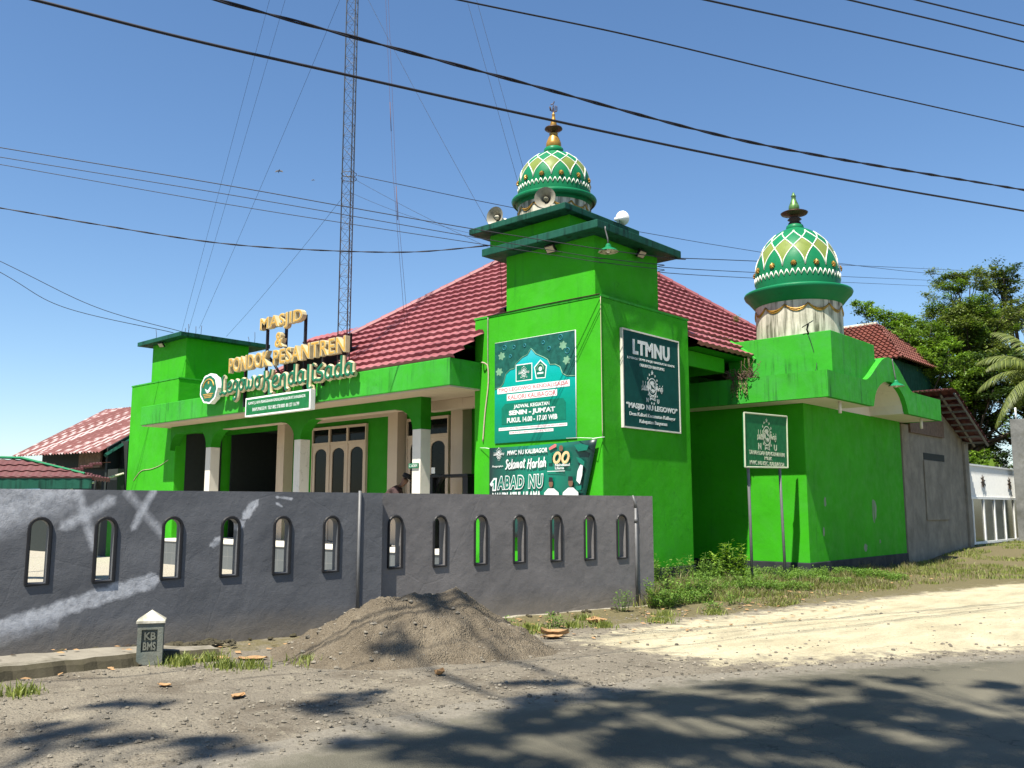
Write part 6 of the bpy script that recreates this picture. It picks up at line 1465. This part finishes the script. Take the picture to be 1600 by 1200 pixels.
# coconut palm
def palm(x, y, h, label):
    random.seed(77); g = gz(x, y); e = empty('coconut_palm', (x, y, g), label, 'palm tree')
    T = MB(); P = [(x-.35*math.sin(f*1.4), y, g+h*f) for f in [k/12 for k in range(13)]]; P[-1] = (x, y, g+h); P = [(x+.5*(1-k/12)**2, y, g+h*k/12) for k in range(13)]
    T.tube(P, [.24-.10*k/12 for k in range(13)], 10); T.build('trunk', M['bark'], e)
    c = Vector((x, y, g+h)); right = Vector((.739, .674, 0)); back = Vector((-.673, .739, 0))
    dirs = [(a, el) for a, el in [(200, .1), (172, -.15), (155, .55), (140, .95), (120, 1.25), (98, 1.45), (75, 1.3), (55, 1.0), (30, .7), (8, .3), (215, -.5), (235, -.9), (255, -1.0), (280, -.9), (310, -.5), (335, .0), (185, .8), (345, .8), (262, .2), (90, .3)]]
    for i, (az, el) in enumerate(dirs):
        F = MB(); az = R_(az); hdir = right*math.cos(az)+back*(math.sin(az)*.8); hdir.normalize() ; L = random.uniform(2.9, 3.6)
        v = (hdir*math.cos(el)+Vector((0, 0, math.sin(el)))).normalized(); p = c.copy(); P = [p.copy()]; n = 16
        for k in range(n):
            v = (v+Vector((0, 0, -.075-.06*k/n))).normalized(); p = p+v*L/n; P.append(p.copy())
        F.tube([q[:] for q in P], [.03*(1-k/(n+1))+.004 for k in range(n+1)], 5)
        m = 46
        for k in range(m):
            f = .12+.88*k/m; idx = f*n; a = P[int(idx)]; b = P[min(int(idx)+1, n)]; q = a.lerp(b, idx-int(idx)); t = (b-a).normalized() if (b-a).length > 1e-6 else v
            s = t.cross(Vector((0, 0, 1))); s = s.normalized() if s.length > .05 else right
            ll = .72*math.sin(math.pi*min(1, .18+f*.80))**.6
            for sg in (-1, 1):
                d = (s*sg*.8+t*.55+Vector((0, 0, -.38-random.uniform(0, .35)))).normalized(); o = len(F.v); w = s.cross(d).normalized()*.0+t*.024
                mid = q+d*ll*.55; tip = q+d*ll+Vector((0, 0, -.16*ll)); F.v += [(q-w)[:], (q+w)[:], (mid+w)[:], (mid-w)[:], tip[:]]; F.f += [(o, o+1, o+2, o+3), (o+3, o+2, o+4)]; F.m += [0, 0]; F.smooth += [False, False]
        F.build('frond', M['palm'], e)
    N = MB()
    for k in range(7):
        a = k*.9; q = c+Vector((.25*math.cos(a), .25*math.sin(a), -.25-.08*(k % 2))); N.lathe([(0, -.14), (.09, -.10), (.13, 0), (.10, .10), (0, .15)], 0, 0, 10, axis=(q, Vector((1, 0, 0)), Vector((0, 1, 0)), Vector((0, 0, 1))))
    N.build('coconuts', M['leaf_bright'], e)
palm(1.0, 32.0, 6.9, 'coconut palm with drooping yellow green fronds at the right edge')
# banana plant behind the gate
be_ = empty('banana_plant', (-.56, 27.9, .5), 'upright bright banana leaf showing above the white gate', 'banana plant')
def ban(mb, a, tip, L, w):
    b = Vector((-.56, 27.9, 1.6)); d = Vector(tip).normalized(); s = Vector((.739, .674, 0)); n = 10
    for k in range(n+1):
        f = k/n; p = b+d*L*f+Vector((0, 0, -.25*L*f*f*abs(d.x))); ww = w*math.sin(math.pi*min(1, .08+.9*f))**.6; mb.v += [(p-s*ww)[:], (p+Vector((0, 0, -.03)))[:], (p+s*ww)[:]]
    o = len(mb.v)-3*(n+1); mb.f += [(o+3*k+i, o+3*k+i+1, o+3*k+4+i, o+3*k+3+i) for k in range(n) for i in (0, 1)]; mb.m += [0]*(2*n); mb.smooth += [True]*(2*n)
for tip, L in (((.05, 0, 1), 2.1), ((.5, .3, .7), 1.5), ((-.6, -.1, .6), 1.5)): part('leaf', M['leaf_bright'], lambda mb: ban(mb, 0, tip, L, .2), be_)
part('stem', M['leaf_bright'], lambda mb: mb.tube([(-.56, 27.9, .4), (-.56, 27.9, 1.8)], .09, 8), be_)

# ================================================================== NEIGHBOURING BUILDINGS
# bare cement shed
sh = empty('cement_shed', (.5, 15.2, 0), 'bare cement-rendered shed with boarded window joined to the green side block', 'shed')
part('wall', M['shed_wall'], lambda mb: (mb.box(-3.5, 1.26, 12.16, 18.15, -.3, 3.72), mb.prism([(1.26, 12.16, 3.72), (1.26, 18.15, 3.72), (1.26, 15.3, 4.75)], (-4.7, 0, 0))), sh)
part('corner_post', M['shed_wall'], bx(1.0, 1.34, 17.85, 18.25, -.2, 3.75, bev=.02), sh); part('corner_post', M['shed_wall'], bx(1.0, 1.34, 12.16, 12.7, -.1, 3.95, bev=.02), sh)
wf = part('window', M['dark'], lambda mb: mb.box(1.262, 1.272, 14.05, 15.95, 3.02, 3.22), sh)
part('window_board', M['shed_wall'], lambda mb: mb.box(1.262, 1.30, 14.0, 16.0, 1.25, 3.0, bev=.01), wf)
part('gable_board', M['wood'], lambda mb: mb.box(1.262, 1.33, 12.9, 15.9, 3.75, 4.25), sh)
def shroof(mb):
    tiled_plane(mb, (2.0, 18.15, 3.72), (-3.8, 18.15, 3.72), (2.0, 15.0, 5.12), (-3.8, 15.0, 5.12), wave=.24, step=.05, thick=.06)
    tiled_plane(mb, (-3.8, 11.0, 4.62), (2.0, 11.0, 4.62), (-3.8, 15.0, 5.12), (2.0, 15.0, 5.12), wave=.24, step=.05, thick=.06)
rs = part('roof', M['tile_shaded'], shroof, sh)
def rafters(mb):
    for x in (1.96, 1.55): mb.tube([(x, 18.15, 3.60), (x, 15.0, 5.0)], .045, 4, sm=False)
    for k in range(8): f = (k+.5)/8; y = 18.1-3.1*f; z = 3.64+1.36*f; mb.box(1.3, 1.99, y-.03, y+.03, z-.06, z)
part('rafters', M['pillar'], rafters, rs)
oc = MB(); oc.lathe([(.13, 0), (.12, .03), (.05, .32), (.01, .5), (0, .5)], 0.48, 14.6, 12); ob = oc.build('ridge_cone', M['orange'], org=(.48, 14.6, 0)); ob.location.z = 5.15; setp(ob, 'small orange cone standing on the shed roof ridge', 'cone')
# white sliding gate
gt = empty('gate', (1.25, 22, .35), 'white metal gate with ribbed upper panel, rosettes and dark lower panes', 'gate')
def ribs(mb):
    mb.box(1.20, 1.23, 18.4, 25.5, 1.98, 3.0)
    y = 18.42
    while y < 25.5: mb.box(1.231, 1.25, y, y+.05, 1.98, 3.0); y += .11
part('upper_panel', M['white'], ribs, gt)
part('frame', M['white'], lambda mb: (mb.box(1.19, 1.27, 18.4, 25.5, 1.90, 1.978), mb.box(1.19, 1.27, 18.4, 25.5, 3.002, 3.06), mb.box(1.19, 1.27, 18.4, 25.5, .42, .50)), gt)
for k in range(6): part('bar', M['white'], lambda mb: mb.box(1.20, 1.26, 18.6+k*1.28, 18.70+k*1.28, .502, 1.898), gt)
part('lower_pane', flat('dark_green_smoked_pane', (.02, .04, .035), .15, spec=.7), lambda mb: mb.box(1.21, 1.225, 18.4, 25.5, .5, 1.9), gt)
def rosette(mb, y, z):
    f_ = F2(y, z, 1.256)
    for k in range(8):
        a = k*math.pi/4+.2; poly(mb, f_, [(0, 0), (.11*math.cos(a-.3), .13*math.sin(a-.3)), (.30*math.cos(a), .24*math.sin(a)), (.11*math.cos(a+.3), .13*math.sin(a+.3))], .001*k, .012+.002*k)
    poly(mb, f_, circ(0, 0, .08), .02, .035)
for y in (19.95, 23.3): part('rosette', M['bronze'], lambda mb: rosette(mb, y, 2.5), gt)
gp = empty('gate_pillar', (1.6, 23.6, .3), 'tall mossy grey concrete pillar at the right edge beside the gate', 'pillar')
part('shaft', M['pillar'], lambda mb: mb.box(1.45, 2.05, 23.2, 23.95, 0, 4.85, bev=.02), gp)
part('rod', M['white'], lambda mb: mb.tube([(1.6, 23.5, 4.8), (1.6, 23.5, 5.3)], .03, 6), gp)
# house behind with clay tile hip roof
hs = empty('clay_roof_house', (-9.5, 35.0, 0), 'distant house with a dark red clay tile hip roof behind the rear dome', 'house')
e1, e2 = Vector((-5.0, 31.6, 8.75)), Vector((-4.2, 34.2, 8.7))
def hroof(mb):
    tiled_plane(mb, (-13, 29.3, 8.6), (-4.3, 29.3, 8.6), (-11, 32.6, 11.0), (-6.6, 32.6, 11.0), course=.3, wave=.25, amp=.04)
    tiled_plane(mb, (-4.3, 29.3, 8.6), (-4.3, 36, 8.6), (-6.6, 32.6, 11.0), (-6.6, 32.8, 11.0), course=.3, wave=.25, amp=.04)
    tiled_plane(mb, (-4.3, 36, 8.6), (-13, 36, 8.6), (-6.6, 32.8, 11.0), (-11, 32.8, 11.0), course=.3, wave=.25, amp=.04)
hr = part('roof', M['clay'], hroof, hs)
part('ridge_cap', M['drum'], lambda mb: mb.tube([(-11, 32.7, 11.03), (-6.6, 32.7, 11.03)], .10, 8), hr)
part('wall', M['teal_slab'], lambda mb: mb.box(-12.6, -4.8, 29.8, 35.5, 0, 8.6), hs)
# rusty corrugated roof house, far left
rh = empty('rusty_roof_house', (-26, 3, 0), 'long low building with a flaking red corrugated iron roof at far left', 'house')
E1, E2, R1_, R2_ = Vector((-27.9, -.81, 3.6)), Vector((-22.5, .23, 3.6)), Vector((-30.5, 3.82, 6.0)), Vector((-25.1, 4.86, 6.0))
def corr(mb):
    n = 150; m_ = 6; d = (E2-E1)
    for j in range(m_+1):
        for i in range(n+1):
            a = E1+d*(i/n); b = R1_+(R2_-R1_)*(i/n); p = a.lerp(b, j/m_); p = p+Vector((0, -.35, .85))*(.035*math.sin(i*2*math.pi/5)); mb.v.append(p[:])
    mb.f = [(j*(n+1)+i, j*(n+1)+i+1, (j+1)*(n+1)+i+1, (j+1)*(n+1)+i) for j in range(m_) for i in range(n)]; mb.m = [0]*len(mb.f); mb.smooth = [True]*len(mb.f)
part('roof', M['rust'], corr, rh)
part('fascia', M['teal_slab'], lambda mb: (mb.tube([(E2+Vector((.05, .2, -.12)))[:], (R2_+Vector((.05, 0, -.12)))[:]], .08, 4, sm=False)), rh)
part('wall', M['dark'], lambda mb: mb.prism([(-27.9, .3, 0), (-22.6, 1.3, 0), (-25.2, 5.4, 0), (-30.4, 4.4, 0)], (0, 0, 4.05)), rh)
part('gable_wall', M['dark'], lambda mb: mb.prism([(-22.65, .6, 0), (-22.65, .6, 3.78), (-25.1, 4.9, 5.98), (-25.1, 4.9, 0)], (-.1, -.02, 0)), rh)
part('dark_gap_fill', M['dark'], lambda mb: mb.box(-24.9, -19.8, 5.2, 5.4, 0, 4.6), rh)  # added dark mass, its colour gives the shade between rusty roof and tower
part('gable_board', M['wood'], lambda mb: mb.box(-26.2, -23.6, .75, .82, 3.1, 3.75), rh)
# low tiled roof just behind the wall at the left
tl = empty('tiled_shelter', (-12.2, -6.4, 0), 'low shelter with red tile roof and green ridge trim at far left', 'shelter')
tA, tB, tC, tD = Vector((-13.2, -8.05, 2.27)), Vector((-10.12, -5.15, 2.27)), Vector((-13.6, -7.75, 2.72)), Vector((-11.9, -6.1, 2.72))
def tsl(mb):
    tiled_plane(mb, tA[:], tB[:], tC[:], (-11.55, -6.0, 2.66), course=.2, wave=.24, step=.03, amp=.014)
    tiled_plane(mb, tB[:], (-11.2, -4.3, 2.27), (-11.55, -6.0, 2.66), (-11.75, -5.7, 2.66), course=.2, wave=.24, step=.03, amp=.014)
r_ = part('roof', M['tile_shaded'], tsl, tl)
part('ridge_trim', M['dome_green'], lambda mb: mb.tube([(-13.7, -7.75, 2.80), (-11.7, -6.1, 2.72), (-10.35, -5.25, 2.36)], .03, 4, sm=False), r_)
part('fascia', M['teal_slab'], lambda mb: mb.prism([(-13.2, -8.03, 2.00), (-10.16, -5.17, 2.03), (-10.16, -5.17, 2.31), (-13.2, -8.03, 2.31)], (-.03, .03, 0)), tl)
for x, y in ((-12.9, -7.5), (-10.6, -5.3), (-11.4, -4.5), (-14.4, -5.6)): part('post', M['dark'], lambda mb: mb.box(x-.06, x+.06, y-.06, y+.06, 0, 2.25), tl)
# smaller porch roof next to the left tower
pr = empty('lean_to_roof', (-20.5, -2.0, 0), 'small red tiled lean-to with a white barge board beside the far left tower', 'lean-to')
part('roof', M['tile_shaded'], lambda mb: tiled_plane(mb, (-20.6, -3.2, 2.25), (-19.6, -3.2, 2.25), (-20.6, -.6, 3.1), (-19.6, -.6, 3.1), course=.3, wave=.24), pr)
part('barge_board', M['drum'], lambda mb: mb.tube([(-19.75, -2.4, 2.0), (-19.75, -.1, 2.75)], .035, 4, sm=False), pr)
part('wall', M['green_beam'], lambda mb: mb.box(-20.3, -19.75, -.3, -.05, 0, 1.55), pr); part('shade_panel', M['dark'], lambda mb: (mb.box(-20.5, -19.75, -.3, -.05, 1.55, 2.9)), pr); part('dark_backing', M['dark'], lambda mb: mb.box(-30, -20.31, -.3, -.05, 0, 1.9), pr)  # upper part coloured dark as shade, long dark sheet added behind the wall slots
